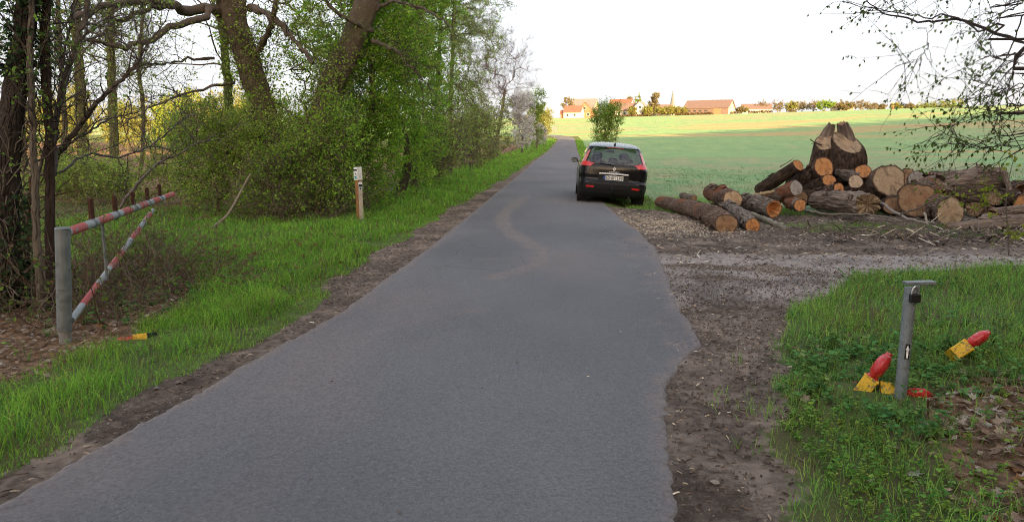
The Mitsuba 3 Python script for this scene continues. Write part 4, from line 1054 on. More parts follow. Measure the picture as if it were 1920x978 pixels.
def barrier():
    K = thing('barrier_gate', 'swung-open barrier pole with red and grey bands on a thick zinc post', 'barrier')
    p0 = np.array((-4.21, 5.78, 0.01)); zt = 1.02
    p0[2] = 0
    top = np.array((-4.14, 5.78, 0.97))
    put(K, 'post', cat([tube([p0 + [0, 0, .11], p0 * [1, 1, 0] + (top - p0) * [1, 1, 1]], .057, 24)]), 'zinc', smooth=40)
    put(K, 'cap', tube([top, top + [0, 0, .006], top + [0, 0, .018]], [.060, .060, .053], 24), 'zinc', smooth=30)
    put(K, 'foot', tube([p0 - [0, 0, .15], p0 + [0, 0, .12]], .047, 20), 'concrete', smooth=40)
    a, b = np.array((-4.12, 5.80, 0.94)), np.array((-5.96, 10.85, 0.88))
    put(K, 'bar', tube([a, b], .038, 18), 'zinc_bright', smooth=40)
    L = np.linalg.norm(b - a); d = (b - a) / L
    for s0, s1 in ((.03, .50), (.92, 1.45), (1.95, 2.40), (2.85, 3.30), (3.7, 4.15), (4.55, L - .01)):
        put(K, 'red_band', tube([a + d * s0, a + d * s1], .0392, 18), 'red_paint', smooth=40)
    put(K, 'end_cap', tube([b, b + d * .02, b + d * .035], [.041, .041, .026], 18), 'red_paint', smooth=30)
    c, e = np.array((-4.17, 5.82, 0.19)), np.array((-5.74, 9.90, 0.73))
    put(K, 'brace', tube([c, e], .029, 14), 'zinc_bright', smooth=40)
    Lb = np.linalg.norm(e - c); db = (e - c) / Lb
    for s0, s1 in ((.38, .98), (1.55, 2.2), (2.75, 3.3), (3.75, 4.15)):
        if s1 < Lb:
            put(K, 'red_band', tube([c + db * s0, c + db * s1], .0305, 14), 'red_paint', smooth=40)
    t = (np.array((-4.44, 6.90, 0.93)) - a) @ d; h = a + d * t
    q = c + db * ((h - c)[1] / db[1])
    put(K, 'strut', seg(h, [h[0], h[1], q[2]], .014, 10), 'zinc', smooth=40)
    for s, hgt in ((.80, .20), (1.72, .17), (2.62, .16), (3.45, .17), (4.32, .17)):
        g = a + d * s
        pr = put(K, 'upright', moved(box(-.012, .012, -.028, .028, .03, .03 + hgt, .003), None, g), 'rust')
        put(pr, 'clamp', tube([g - d * .035, g + d * .035], .044, 16), 'zinc', smooth=40)


barrier()


def waymark_post():
    K = thing('waymark_post', 'brown wooden waymark post with a white sleeve and small route stickers', 'post')
    R = rot([0, 0, 1], -38) @ rot([0, 1, 0], -1.6); t = np.array((-4.13, 14.60, 0.01)); t[2] = 0

    def add(n, m, mat, par=K, **kw):
        return put(par, n, moved(m, R, t), mat, **kw)
    w = .05
    add('post', box(-w, w, -w, w, .11, .93, .004), 'post_wood')
    add('pale_side', box(w, w + .008, -w + .003, w - .003, .10, .70, .002), 'pale_wood')
    add('foot', box(-w - .006, w + .012, -w - .006, w + .006, -.1, .12, .004), 'concrete')
    cp = add('sleeve', box(-w - .012, w + .012, -w - .012, w + .012, .90, 1.13, .006), 'white_paint')
    add('lid', box(-w - .014, w + .014, -w - .014, w + .014, 1.13, 1.16, .012), 'white_paint', cp)
    add('dark_band', box(-w - .010, w + .006, -w - .0145, -w - .0121, 1.085, 1.118), 'ink_black', cp)
    add('sticker', box(-.034, .034, -w - .0145, -w - .0121, .995, 1.06), 'white_paint', cp)
    add('sticker', box(-.010, .014, -w - .0165, -w - .0146, 1.015, 1.045), 'ink_black', cp)
    add('sticker', box(-.034, .034, -w - .0145, -w - .0121, .955, .985), 'sticker_blue', cp)
    add('sticker', box(-.034, .034, -w - .0145, -w - .0121, .925, .9545), 'sticker_green', cp)
    disc = trimesh.creation.cylinder(.055, .006, sections=24); disc.apply_transform(trimesh.transformations.rotation_matrix(np.pi / 2, [0, 1, 0])); disc.apply_translation((w + .012, 0, .82))
    d = add('round_sign', TM(disc), 'white_paint')
    half = trimesh.creation.extrude_polygon(sg.Point(0, 0).buffer(.048, 12).intersection(sg.box(-.06, -.06, .06, -.004)), .004)
    hv = np.stack([half.vertices[:, 2] + w + .0152, half.vertices[:, 0], half.vertices[:, 1] + .82], 1)
    add('dark_half', (hv, half.faces), 'ink_black', d)
    pn = add('small_plate', box(w + .0085, w + .013, -.042, .042, .70, .765), 'white_paint')
    add('mark', box(w + .0132, w + .0155, -.022, .022, .715, .75), 'ink_black', pn)


waymark_post()


def lock_post():
    K = thing('lock_post', 'leaning zinc catch post with a black padlock under its flat top plate', 'post')
    a = np.array((2.21, 4.83, -0.01)); b = np.array((2.23, 4.86, 0.76)); a[2] = -.08
    d = unit(b - a)
    put(K, 'pipe', tube([a, b], .037, 20), 'zinc', smooth=40)
    B = basis(np.array([1, .10, .02]))
    put(K, 'plate', moved(box(-.022, .172, -.030, .034, .0, .020, .003), B, b + [-.02, 0, .018]), 'zinc')
    put(K, 'bracket', moved(box(-.005, .034, -.045, -.037, -.10, .02, .002), B, b), 'zinc')
    pk = put(K, 'padlock', moved(box(-.037, .030, -.075, -.044, -.085, -.030, .005), B, b), 'ink_black')
    th = np.linspace(0, np.pi, 12)
    put(pk, 'shackle', moved(tube(np.stack([-.004 - .022 * np.cos(th), 0 * th - .06, -.032 + .05 * np.sin(th)], 1), .005, 8), B, b), 'steel', smooth=40)
    c = a + d * ((.345 - a[2]) / d[2])
    u = unit(np.cross(d, [0, 1, 0]))

    def on_pipe(poly, off_, th_):
        m = trimesh.creation.extrude_polygon(poly, th_, engine='earcut'); m = m.subdivide_to_size(.006)
        v = np.asarray(m.vertices); ang = v[:, 0] / .037
        rr = .037 + off_ + v[:, 2]
        return c + np.outer(rr * np.sin(ang), u) + np.outer(-rr * np.cos(ang), np.cross(d, u) * np.sign(np.cross(d, u) @ [0, 1, 0])) + np.outer(v[:, 1], d), np.asarray(m.faces)
    st = put(K, 'sticker', on_pipe(sg.box(-.015, -.05, .015, .05), .0005, .0008), 'ink_black')
    arrow = sg.Polygon([(-.0055, -.042), (.0055, -.042), (.0055, .012), (.011, .012), (0, .043), (-.011, .012), (-.0055, .012)])
    put(st, 'arrow', on_pipe(arrow, .0016, .0008), 'plate_white')


lock_post()


def lamp(label, loc, axis_, facing, base='lamp_yellow', name='warning_lamp', marked=False):
    """A roadworks lamp: yellow battery box with a red lens on top; axis_ is its upward direction, facing where the lens looks."""
    K = thing(name, label, 'warning lamp', 'roadworks lamps dumped in the grass by the barrier posts')
    z = unit(np.array(axis_, float)); y = unit(np.array(facing, float) - z * (np.array(facing) @ z)); x = np.cross(y, z); B = np.stack([x, y, z], 1); t = np.array(loc, float)
    body = m3.Manifold.batch_hull([m3.Manifold.cylinder(.12, .012, .012, 12, True).translate([sx * .068, sy * .038, .06]) for sx in (-1, 1) for sy in (-1, 1)]).to_mesh()
    bm = (np.array(body.vert_properties[:, :3], float), np.array(body.tri_verts))
    put(K, 'battery_box', moved(bm, B, t), 'lamp_yellow', smooth=35)
    put(K, 'lid_rim', moved(box(-.083, .083, -.053, .053, .112, .124, .004), B, t), 'lamp_yellow')
    if marked:
        put(K, 'label', moved(box(-.045, .045, -.0535, -.0505, .03, .08), B, t), 'ink_black')
    put(K, 'base', moved(box(-.081, .081, -.051, .051, -.012, .004, .004), B, t), base)
    a = np.linspace(-np.pi / 2, np.pi / 2, 13)
    prof = np.stack([.098 * np.cos(a) ** .8, .046 * np.sin(a)], 1); prof[[0, -1], 0] = 0
    ln = trimesh.creation.revolve(prof, sections=36); lv = np.asarray(ln.vertices)
    lens = np.stack([lv[:, 0], lv[:, 2], lv[:, 1] + .218], 1)
    lk = put(K, 'lens', moved((lens, ln.faces), B, t), 'lamp_red', smooth=40, flip=True)
    rg_ = trimesh.creation.annulus(.090, .101, .012); rv = np.asarray(rg_.vertices)
    put(lk, 'rim', moved((np.stack([rv[:, 0], rv[:, 2], rv[:, 1] + .218], 1), rg_.faces), B, t), 'lamp_red')
    put(K, 'neck', moved(tube([(0, 0, .12), (0, 0, .14)], [.045, .035], 14), B, t), 'lamp_red', smooth=40)
    put(lk, 'top_knob', moved(tube([(0, 0, .308), (0, 0, .326)], [.022, .020], 10), B, t), 'lamp_red')


lamp('red and yellow warning lamp lying in the grass right of the catch post', (2.98, 5.72, 0.07), (.80, .12, .52), (.47, -.44, -.62))
lamp('tilted red and yellow warning lamp standing left of the catch post', (2.03, 5.00, -0.00), (.50, -.02, .86), (.76, -.45, -.45))
lamp('fallen warning lamp behind the catch post, its red lens half hidden by grass', (2.15, 4.98, -0.00), (.95, -.25, -.02), (.1, .75, .6), marked=True)
lamp('fallen yellow warning lamp in the grass by the barrier foot', (-3.55, 5.95, 0.01), (-.96, -.10, -.12), (-.1, .2, .95), base='ink_black')
single('iron_rod', tube([(2.23, 4.45, -0.13), (2.20, 4.45, 0.15)], .006, 8), 'rust', 'thin rusty iron rod sticking up in front of the fallen lamp', 'rod')


def bend_sign():
    K = thing('road_sign', 'small grey road sign seen from behind at the sunlit bend', 'sign')
    x, y = -2.25, 140.0; z = float(base_height(x, y))
    put(K, 'post', tube([(x, y, z - .2), (x, y, z + 2.4)], .05, 8), 'zinc')
    put(K, 'panel', box(x - .42, x + .42, y - .085, y - .055, z + 1.5, z + 2.35, .01), 'roof_grey')


bend_sign()

# ---------------------------------------------------------------- the log pile
def barkwood(p, n, uv):
    d1, d2, r = voronoi(uv.x * 20 + 1.4 * noise(uv.y * 5, uv.x * 8), uv.y * 4.5)
    crack = smoothstep(0.0, 0.35, d2 - d1)
    a = fbm(p.x * 5, p.y * 5, p.z * 5, 3)
    c = mix((.085, .055, .040), (.23, .165, .125), dr.clip(crack * .6 + (a - .5) * 1.1 + .1 * r, 0, 1))
    c = mix(c, (.24, .095, .050), smoothstep(.54, .64, fbm(p.x * 2.2 + 7, p.y * 2.2, p.z * 3, 3)) * .8)
    return mix(c, (.26, .225, .20), smoothstep(.64, .76, fbm(p.x * 3.1, p.y * 3.1 + 5, p.z * 3, 3)) * .55)


def darkbark(p, n, uv):
    d1, d2, r = voronoi(uv.x * 16 + 1.4 * noise(uv.y * 5, uv.x * 8), uv.y * 4.0)
    a = fbm(p.x * 6, p.y * 6, p.z * 6, 3)
    return mix((.038, .026, .020), (.125, .085, .064), dr.clip(smoothstep(0, .4, d2 - d1) * .6 + (a - .45) * 1.2, 0, 1))


def greybark(p, n, uv):
    d1, d2, r = voronoi(uv.x * 24 + 1.2 * noise(uv.y * 4, uv.x * 8), uv.y * 3.2)
    a = fbm(p.x * 6, p.y * 6, p.z * 6, 3)
    return mix((.090, .070, .058), (.32, .27, .23), dr.clip(smoothstep(0, .4, d2 - d1) * .55 + (a - .45) * 1.1, 0, 1))


def weathered(p, n, uv):
    g = fbm(uv.x * 40, uv.y * 3, 2, 3); a = fbm(p.x * 4, p.y * 4, p.z * 4, 3)
    return mix((.075, .055, .043), (.27, .205, .16), dr.clip(g * 1.2 + (a - .6) * .9, 0, 1))


def bump_bark(p, n, uv):
    d1, d2, r = voronoi(uv.x * 20 + 1.4 * noise(uv.y * 5, uv.x * 8), uv.y * 4.5)
    return smoothstep(0.0, 0.45, d2 - d1) * (.7 + .3 * r) + .3 * fbm(uv.x * 60, uv.y * 40, 0, 2)


def grain(lo, hi, heart, edge):
    def fn(p, n, uv):
        r = dr.hypot(uv.x, uv.y)                       # 1 at the bark
        wob = fbm(uv.x * 3, uv.y * 3, 1.5, 3)
        ring = noise(r * 10 + wob * 2.2)
        saw = noise(uv.x * 3 + uv.y * 2 + 4, (uv.x * .6 - uv.y) * 42)
        c = mix(lo, hi, dr.clip(.05 + .5 * ring + .6 * saw + (wob - .5) * .9, 0, 1))
        c = mix(c, heart, smoothstep(.55, .30, r + (wob - .5) * .8) * .55)
        c = mix(c, edge, smoothstep(.86, .96, r + (wob - .5) * .12))
        ang = fbm(uv.x / dr.maximum(r, .05) * 3, uv.y / dr.maximum(r, .05) * 3, 7, 2)
        return mix(c, (.055, .036, .026), smoothstep(.735, .78, ang) * smoothstep(.1, .4, r) * .4)
    return fn


procmat('bark_brown', barkwood, .9, .2, bump_bark, .05, 5e-3)
procmat('bark_dark', darkbark, .95, .15, bump_bark, .035, 5e-3)
procmat('bark_grey', greybark, .9, .2, bump_bark, .05, 5e-3)
procmat('wood_weathered', weathered, .9, .2, lambda p, n, uv: fbm(uv.x * 30, uv.y * 2.5, 2, 3), .05, 5e-3)
procmat('cut_pale', grain((.40, .26, .15), (.62, .47, .31), (.50, .33, .19), (.16, .08, .05)), .8, .2)
procmat('cut_orange', grain((.40, .165, .06), (.60, .31, .13), (.46, .18, .065), (.13, .055, .035)), .8, .2)
procmat('cut_tan', grain((.30, .21, .13), (.48, .36, .24), (.36, .24, .145), (.10, .065, .045)), .85, .2)
procmat('wood_torn', lambda p, n, uv: mix((.14, .085, .05), (.42, .31, .19), dr.clip(fbm(uv.x * 22 + uv.y * 3, uv.y * 4, 3, 3) * 1.6 - .35, 0, 1)), .9, .2, lambda p, n, uv: fbm(uv.x * 22 + uv.y * 3, uv.y * 4, 3, 3), .05, 5e-3)
procmat('cut_sawn', grain((.20, .125, .075), (.46, .34, .22), (.34, .22, .13), (.10, .065, .045)), .85, .2)
procmat('cut_brown', grain((.22, .125, .07), (.38, .245, .145), (.27, .14, .075), (.07, .045, .032)), .9, .2)
procmat('cut_grey', grain((.25, .22, .19), (.42, .385, .345), (.29, .25, .21), (.13, .105, .09)), .9, .2)


def log_body(pts, radii, seed, sides=40, rows=44, oval=1.0, ridge=.08, lump=.09, miter=None, ragged=0.0, hollow=0.0):
    """Bark tube with lumps and ridges, and its two end discs: (bark, uv), (end, uv), (far end, uv). The first point is the visible end."""
    c = curve(pts, rows); r = np.interp(np.linspace(0, 1, rows), np.linspace(0, 1, len(radii)), radii)
    d = unit(np.gradient(c, axis=0)); d[0] = d[1]; u0 = unit(np.cross(np.array([0, 0, 1.0]), d[0]) if abs(d[0][2]) < .95 else np.array([1.0, 0, 0]))
    us = []
    for k in range(rows):
        u0 = unit(u0 - d[k] * (u0 @ d[k])); us.append(u0)
    us = np.array(us); ws = np.cross(d, us)
    a = np.arange(sides) * 2 * np.pi / sides
    s = np.concatenate([[0], np.cumsum(np.linalg.norm(np.diff(c, axis=0), axis=1))])
    q = np.stack([np.cos(a)[None] * 1.1 + 0 * s[:, None], np.sin(a)[None] * 1.1 + 0 * s[:, None], s[:, None] * 1.3 + 0 * a[None]], -1)
    q2 = np.stack([np.cos(a)[None] * 4.5 + 0 * s[:, None], np.sin(a)[None] * 4.5 + 0 * s[:, None], s[:, None] * 2.0 + 0 * a[None]], -1)
    f = 1 + lump * 2 * (meshkit.fbm(q, 2, seed) - .5) + ridge * 2 * (np.abs(meshkit.fbm(q2, 3, seed + 5) - .5) * 2 - .3)
    ring = us[:, None] * np.cos(a)[None, :, None] + ws[:, None] * np.sin(a)[None, :, None] * oval
    v = c[:, None] + ring * (r[:, None] * f)[..., None]
    if miter is not None:                                     # the visible end sawn at a slant: normal of the cut
        mn = unit(np.array(miter, float))
        for k in range(int(rows * .7)):
            w = (1 - k / (rows * .7)) ** 1.5
            off_ = ((c[0] - v[k]) @ mn) / (d[0] @ mn)
            v[k] = v[k] + d[0] * (off_ * w)[:, None]
    if ragged:
        j = meshkit.fbm(np.stack([np.cos(a) * 6, np.sin(a) * 6, 0 * a], -1), 3, seed + 9)
        v[0] = v[0] - d[0] * ((j - .5) * 2 * ragged)[:, None]
    uv = np.stack([np.tile(np.abs(a - np.pi)[None] * r.mean(), (rows, 1)), np.tile(s[:, None], (1, sides))], -1).reshape(-1, 2)
    i = np.arange(sides); jn = (i + 1) % sides
    fc = np.concatenate([np.stack([i + k * sides, jn + k * sides, jn + (k + 1) * sides, i + (k + 1) * sides], 1) for k in range(rows - 1)])

    def disc(rim, depth, nrm, sd, hollow=0.0):
        cen = rim.mean(0); rr = np.array([1.0, .93, .8, .6, .4, .2])
        pv = [cen + (rim - cen) * t + nrm * (depth * (meshkit.fbm((rim - cen) * t * 7 + sd, 2, sd)[:, None] - .5) * (t < 1)) - nrm * hollow * (t < .7) for t in rr] + [cen[None] - nrm * hollow]
        pu = [np.stack([np.cos(a) * t, np.sin(a) * t], 1) for t in rr] + [np.zeros((1, 2))]
        F = [np.stack([i + k * sides, i + (k + 1) * sides, jn + (k + 1) * sides], 1) for k in range(5)] + [np.stack([i + k * sides, jn + (k + 1) * sides, jn + k * sides], 1) for k in range(5)]
        F.append(np.stack([i + 5 * sides, 0 * i + 6 * sides, jn + 5 * sides], 1))
        return np.vstack(pv), np.vstack(F), np.vstack(pu)
    e0 = disc(v[0], .03 + ragged * .5, -d[0], seed, hollow); e1 = disc(v[-1], .02, d[-1], seed + 3)
    return (v.reshape(-1, 3), fc, uv), e0, e1


def flaps(k, b, sides, seed, bark):
    """Loose plates of bark that stand off the log."""
    rng = np.random.default_rng(900 + seed)
    v = b[0].reshape(-1, sides, 3); c = v.mean(1, keepdims=True); rows = len(v); M_, U_ = [], []
    for q in range(9):
        i, j = rng.integers(1, rows - 9), rng.integers(0, sides); n, w = rng.integers(4, 9), rng.integers(2, 5)
        jj = (np.arange(j, j + w + 1)) % sides; p = v[i:i + n][:, jj]; o = p - c[i:i + n]
        lift = .04 + .16 * np.abs(np.linspace(-1, 1, n))[:, None, None] * rng.uniform(.3, 1) + .10 * rng.random((n, w + 1, 1))
        top = c[i:i + n] + o * (1 + lift); bot = c[i:i + n] + o * (1 + lift - .05)
        I = (np.arange(n - 1)[:, None] * (w + 1) + np.arange(w)[None]).ravel(); m = n * (w + 1)
        f = np.stack([I, I + 1, I + w + 2, I + w + 1], 1)
        M_.append((np.vstack([top.reshape(-1, 3), bot.reshape(-1, 3)]), np.vstack([f, f[:, ::-1] + m])))
        U_.append(np.tile(b[2].reshape(rows, sides, 2)[i:i + n][:, jj].reshape(-1, 2), (2, 1)))
    m = cat(M_); put(k, 'loose_bark', m, bark, uv=np.vstack(U_), kind='stuff')


PILE = 'logs and trunk pieces in the roadside pile'


def log(label, pts, radii, cut, bark='bark_brown', seed=1, name='log', face_label=None, far_cut=None, **kw):
    k = thing(name, label, 'log', PILE)
    kw.setdefault('oval', (1.0, .90, 1.08, .94)[seed % 4]); kw.setdefault('lump', .14)
    b, e0, e1 = log_body(pts, radii, seed, **kw)
    flaps(k, b, kw.get('sides', 40), seed, bark)
    put(k, 'bark', b[:2], bark, smooth=True, uv=b[2])
    put(k, 'cut_face', e0[:2], cut, smooth=30 and False, uv=e0[2], label=face_label)
    put(k, 'cut_face', e1[:2], far_cut or cut, uv=e1[2])
    return k


log('longest log, lying nearest the lane with reddish bare patches in its bark', [(2.93, 13.75, 0.17), (2.89, 14.80, 0.23), (2.76, 16.60, 0.21), (2.37, 18.60, 0.16)], [.215, .22, .20, .17], 'cut_brown', seed=1, ridge=.04, rows=60)
log('grey-barked log tucked right behind the end of the longest log', [(3.47, 13.95, 0.12), (3.48, 14.80, 0.19), (3.57, 16.20, 0.21), (3.60, 17.60, 0.25)], [.135, .15, .145, .13], 'cut_orange', 'bark_grey', seed=2)
log('freshly sawn log with a large pale round face behind the longest log', [(3.69, 16.70, 0.39), (3.62, 17.60, 0.42), (3.61, 18.60, 0.41)], [.22, .225, .23], 'cut_pale', seed=3)
log('stub of a log end peeping out behind the middle of the longest log', [(3.23, 18.90, 0.24), (2.99, 19.40, 0.28)], [.09, .085], 'cut_brown', 'bark_grey', seed=4)
log('log with a hollow dark heart in its orange-rimmed face', [(4.40, 16.00, 0.26), (4.26, 16.60, 0.29), (4.07, 17.40, 0.30)], [.185, .19, .18], 'cut_orange', 'bark_grey', seed=5, oval=1.05, hollow=.18)
log('log with a grey weathered round face above the hollow one', [(5.14, 17.00, 0.63), (4.96, 17.50, 0.47), (4.67, 18.20, 0.20)], [.165, .16, .17], 'cut_grey', seed=6)
log('long log leaning up to the left of the pile with a clean orange face', [(5.52, 18.20, 1.11), (5.25, 18.60, 0.82), (4.91, 19.20, 0.43)], [.16, .17, .18], 'cut_orange', 'bark_dark', seed=7)
log('dark log with a cracked orange face below the split stump', [(5.95, 17.70, 1.07), (5.85, 18.30, 0.85), (5.74, 19.20, 0.54)], [.235, .24, .23], 'cut_orange', 'bark_dark', seed=8, ridge=.06)
log('small dark log with an orange oval face under the cracked one', [(5.98, 17.40, 0.79), (5.91, 17.90, 0.66), (5.82, 18.60, 0.49)], [.155, .16, .16], 'cut_orange', 'bark_dark', seed=9)
log('short log with notched orange face right below the split stump', [(6.91, 17.90, 0.98), (6.87, 18.30, 0.83), (6.77, 18.80, 0.66)], [.19, .18, .16], 'cut_orange', 'bark_dark', seed=10, oval=.9)
log('grey log end half hidden between the stump and the notched log', [(6.43, 18.20, 0.95), (6.61, 18.00, 0.88), (6.80, 17.90, 0.81)], [.11, .16, .15], 'cut_brown', 'bark_grey', seed=11)
log('half-split wedge of log with a pale slanted top in the middle of the pile', [(6.53, 17.30, 0.76), (6.54, 17.30, 0.63), (6.52, 17.30, 0.51)], [.16, .16, .15], 'cut_tan', 'bark_dark', seed=12, miter=(-.2, -.7, .7))
log('little log with an orange face above the thick furrowed trunk', [(6.03, 16.90, 0.64), (5.97, 17.30, 0.58), (5.84, 17.80, 0.49)], [.125, .12, .12], 'cut_orange', 'bark_dark', seed=13)
log('very large log with a wide tan-grey face right of the stump', [(7.27, 17.30, 0.79), (7.33, 18.00, 0.65), (7.37, 19.20, 0.40)], [.345, .35, .34], 'cut_tan', seed=14, sides=52, lump=.12)
log('thick deeply furrowed trunk piece with a torn yellowish end', [(6.06, 15.30, 0.42), (6.02, 15.90, 0.39), (5.91, 16.60, 0.37), (5.72, 17.40, 0.33)], [.26, .265, .25, .21], 'wood_torn', 'wood_weathered', seed=15, ridge=.16, ragged=.12, sides=56, rows=56)
log('weathered grey log end behind the big brown face', [(8.15, 18.00, 0.81), (8.49, 18.60, 0.73), (8.94, 19.40, 0.64)], [.185, .19, .18], 'cut_grey', 'bark_grey', seed=16)
log('very large log low in the pile with a stained brown face', [(7.48, 16.40, 0.44), (8.04, 17.20, 0.47), (9.04, 18.60, 0.56)], [.42, .42, .38], 'cut_brown', seed=17, sides=56, lump=.14)
log('log with a round tan face, nearest one on the right of the pile', [(7.54, 15.10, 0.29), (7.75, 15.80, 0.31), (8.03, 17.00, 0.34)], [.262, .26, .25], 'cut_tan', seed=18, sides=48)
log('huge weathered trunk lying along the top right of the pile with torn fibres', [(8.28, 17.60, 0.65), (8.84, 17.60, 0.73), (9.36, 17.50, 0.77), (9.81, 17.40, 0.80)], [.24, .34, .36, .28], 'cut_grey', 'wood_weathered', seed=19, ridge=.17, sides=60, rows=70, ragged=.12)
log('upright grey broken slab at the right end of the weathered trunk', [(9.58, 17.10, 1.01), (9.66, 17.00, 0.74), (9.73, 16.80, 0.30)], [.13, .10, .09], 'cut_grey', 'wood_weathered', seed=20, ridge=.10, oval=.45, ragged=.08)
log('hollow dark log end at the right picture edge', [(10.02, 17.00, 0.60), (10.50, 18.00, 0.59), (10.88, 18.80, 0.58)], [.20, .20, .19], 'cut_brown', 'bark_dark', seed=21, hollow=.5)
log('log with a brown face at the right picture edge, under the hollow end', [(9.73, 16.40, 0.34), (10.13, 17.30, 0.31), (10.53, 18.20, 0.29)], [.22, .22, .22], 'cut_orange', seed=22)
log('long flat trunk lying on the ground along the right front of the pile', [(7.16, 14.40, 0.06), (7.73, 14.30, 0.11), (8.33, 14.20, 0.19), (9.01, 14.10, 0.25)], [.10, .16, .18, .19], 'cut_brown', 'wood_weathered', seed=23, ridge=.10)
log('short grey log end behind the long flat trunk', [(8.00, 14.60, 0.18), (8.53, 15.20, 0.18), (9.15, 15.90, 0.18)], [.15, .15, .15], 'cut_grey', seed=24)
log('thin pale log at right, between the broken slab and the flat trunk', [(8.39, 15.60, 0.24), (8.82, 15.60, 0.27), (9.33, 15.60, 0.32)], [.10, .11, .12], 'cut_brown', 'wood_weathered', seed=25)
log('brown log propped up behind the grey weathered log end', [(8.34, 18.90, 0.80), (8.49, 19.50, 0.66), (8.70, 20.40, 0.44)], [.20, .21, .20], 'cut_brown', seed=26)
log('short thick chunk wedged between the stained brown face and the weathered trunk', [(8.07, 16.90, 0.66), (8.45, 17.30, 0.59), (8.91, 17.80, 0.51)], [.17, .18, .17], 'wood_torn', 'wood_weathered', seed=27, ridge=.12)
log('split chunk with torn orange wood lying right of the round tan face', [(8.10, 15.30, 0.34), (8.46, 15.70, 0.26), (8.93, 16.20, 0.19)], [.15, .16, .14], 'wood_torn', seed=28, ragged=.06)
log('broken dark chunk under the weathered trunk at the right of the pile', [(8.94, 16.20, 0.49), (9.36, 16.60, 0.46), (9.81, 17.00, 0.43)], [.17, .18, .17], 'wood_torn', 'bark_dark', seed=29, ragged=.06)
log('small orange-faced log between the furrowed trunk and the hollow-hearted log', [(5.00, 16.20, 0.32), (5.07, 16.80, 0.31), (5.09, 17.50, 0.31)], [.12, .125, .12], 'cut_orange', seed=30)
log('dark log end in the gap behind the forked grey branch', [(7.24, 16.90, 0.26), (7.48, 17.80, 0.25), (7.63, 18.60, 0.24)], [.22, .22, .21], 'cut_brown', 'bark_dark', seed=31)
# deeper logs that carry the ones on top
for i, (p, r, lab) in enumerate([([(6.25, 17.90, 0.34), (6.77, 18.00, 0.41), (7.37, 18.00, 0.44)], .24, 'dark log deep in the pile behind the furrowed trunk'), ([(5.48, 17.80, 0.34), (5.98, 18.20, 0.39), (6.41, 18.40, 0.43)], .22, 'dark log deep in the pile under the cracked orange one'),
                                 ([(6.87, 19.00, 0.61), (7.30, 18.80, 0.63), (7.61, 18.60, 0.58)], .25, 'dark log deep in the pile carrying the split stump'), ([(8.66, 17.20, 0.45), (9.25, 17.00, 0.43), (9.86, 17.00, 0.41)], .28, 'dark log under the huge weathered trunk'),
                                 ([(6.41, 19.20, 0.69), (6.87, 19.20, 0.72), (7.25, 19.20, 0.72)], .24, 'dark log hidden under the split stump')]):
    log(lab, p, [r, r, r * .9], 'cut_brown', 'bark_dark', seed=40 + i)


def split_stump():
    k = thing('split_stump', 'big split stump standing on top of the pile with two slanted sawn faces', 'stump', PILE)
    for nm, pts, rad, mit, sd, ov in (('half', [(6.19, 18.50, 1.65), (6.18, 18.50, 1.41), (6.16, 18.50, 0.99), (6.13, 18.50, 0.70)], [.23, .27, .31, .30], (-.20, -.66, .72), 60, .9),
                                      ('half', [(6.64, 18.30, 1.63), (6.69, 18.30, 1.37), (6.71, 18.30, 1.16), (6.69, 18.30, 0.95)], [.32, .38, .42, .37], (.10, -.63, .77), 61, .95)):
        b, e0, e1 = log_body(pts, rad, sd, 52, 40, ov, .07, .10, mit)
        h = put(k, nm, b[:2], 'bark_dark', smooth=True, uv=b[2])
        put(h, 'cut_face', e0[:2], 'cut_sawn', uv=e0[2]); put(h, 'foot_face', e1[:2], 'cut_brown', uv=e1[2])
    for pts, rad, sd in (([(6.39, 18.68, 2.06), (6.31, 18.70, 1.78), (6.26, 18.72, 1.40)], [.09, .18, .23], 62), ([(6.59, 18.58, 2.09), (6.69, 18.62, 1.85), (6.78, 18.62, 1.53)], [.15, .22, .29], 63)):
        b, e0, e1 = log_body(pts, rad, sd, 40, 24, .6, .12, .14, None, .06)
        h = put(k, 'torn_bark', b[:2], 'wood_weathered', smooth=True, uv=b[2]); put(h, 'torn_end', e0[:2], 'cut_brown', uv=e0[2])
    tw = cat([tube(curve([(6.09, 18.40, 1.57), (5.92, 18.40, 1.64), (5.82, 18.40, 1.71)], 8), [.02] * 4 + [.012] * 4, 6), tube(curve([(5.96, 18.40, 1.62), (5.85, 18.40, 1.61)], 5), [.012, .011, .01, .008, .006], 5)])
    put(k, 'twig', tw, 'wood', smooth=True, color=flat(len(tw[0]), (.06, .045, .035)))


split_stump()

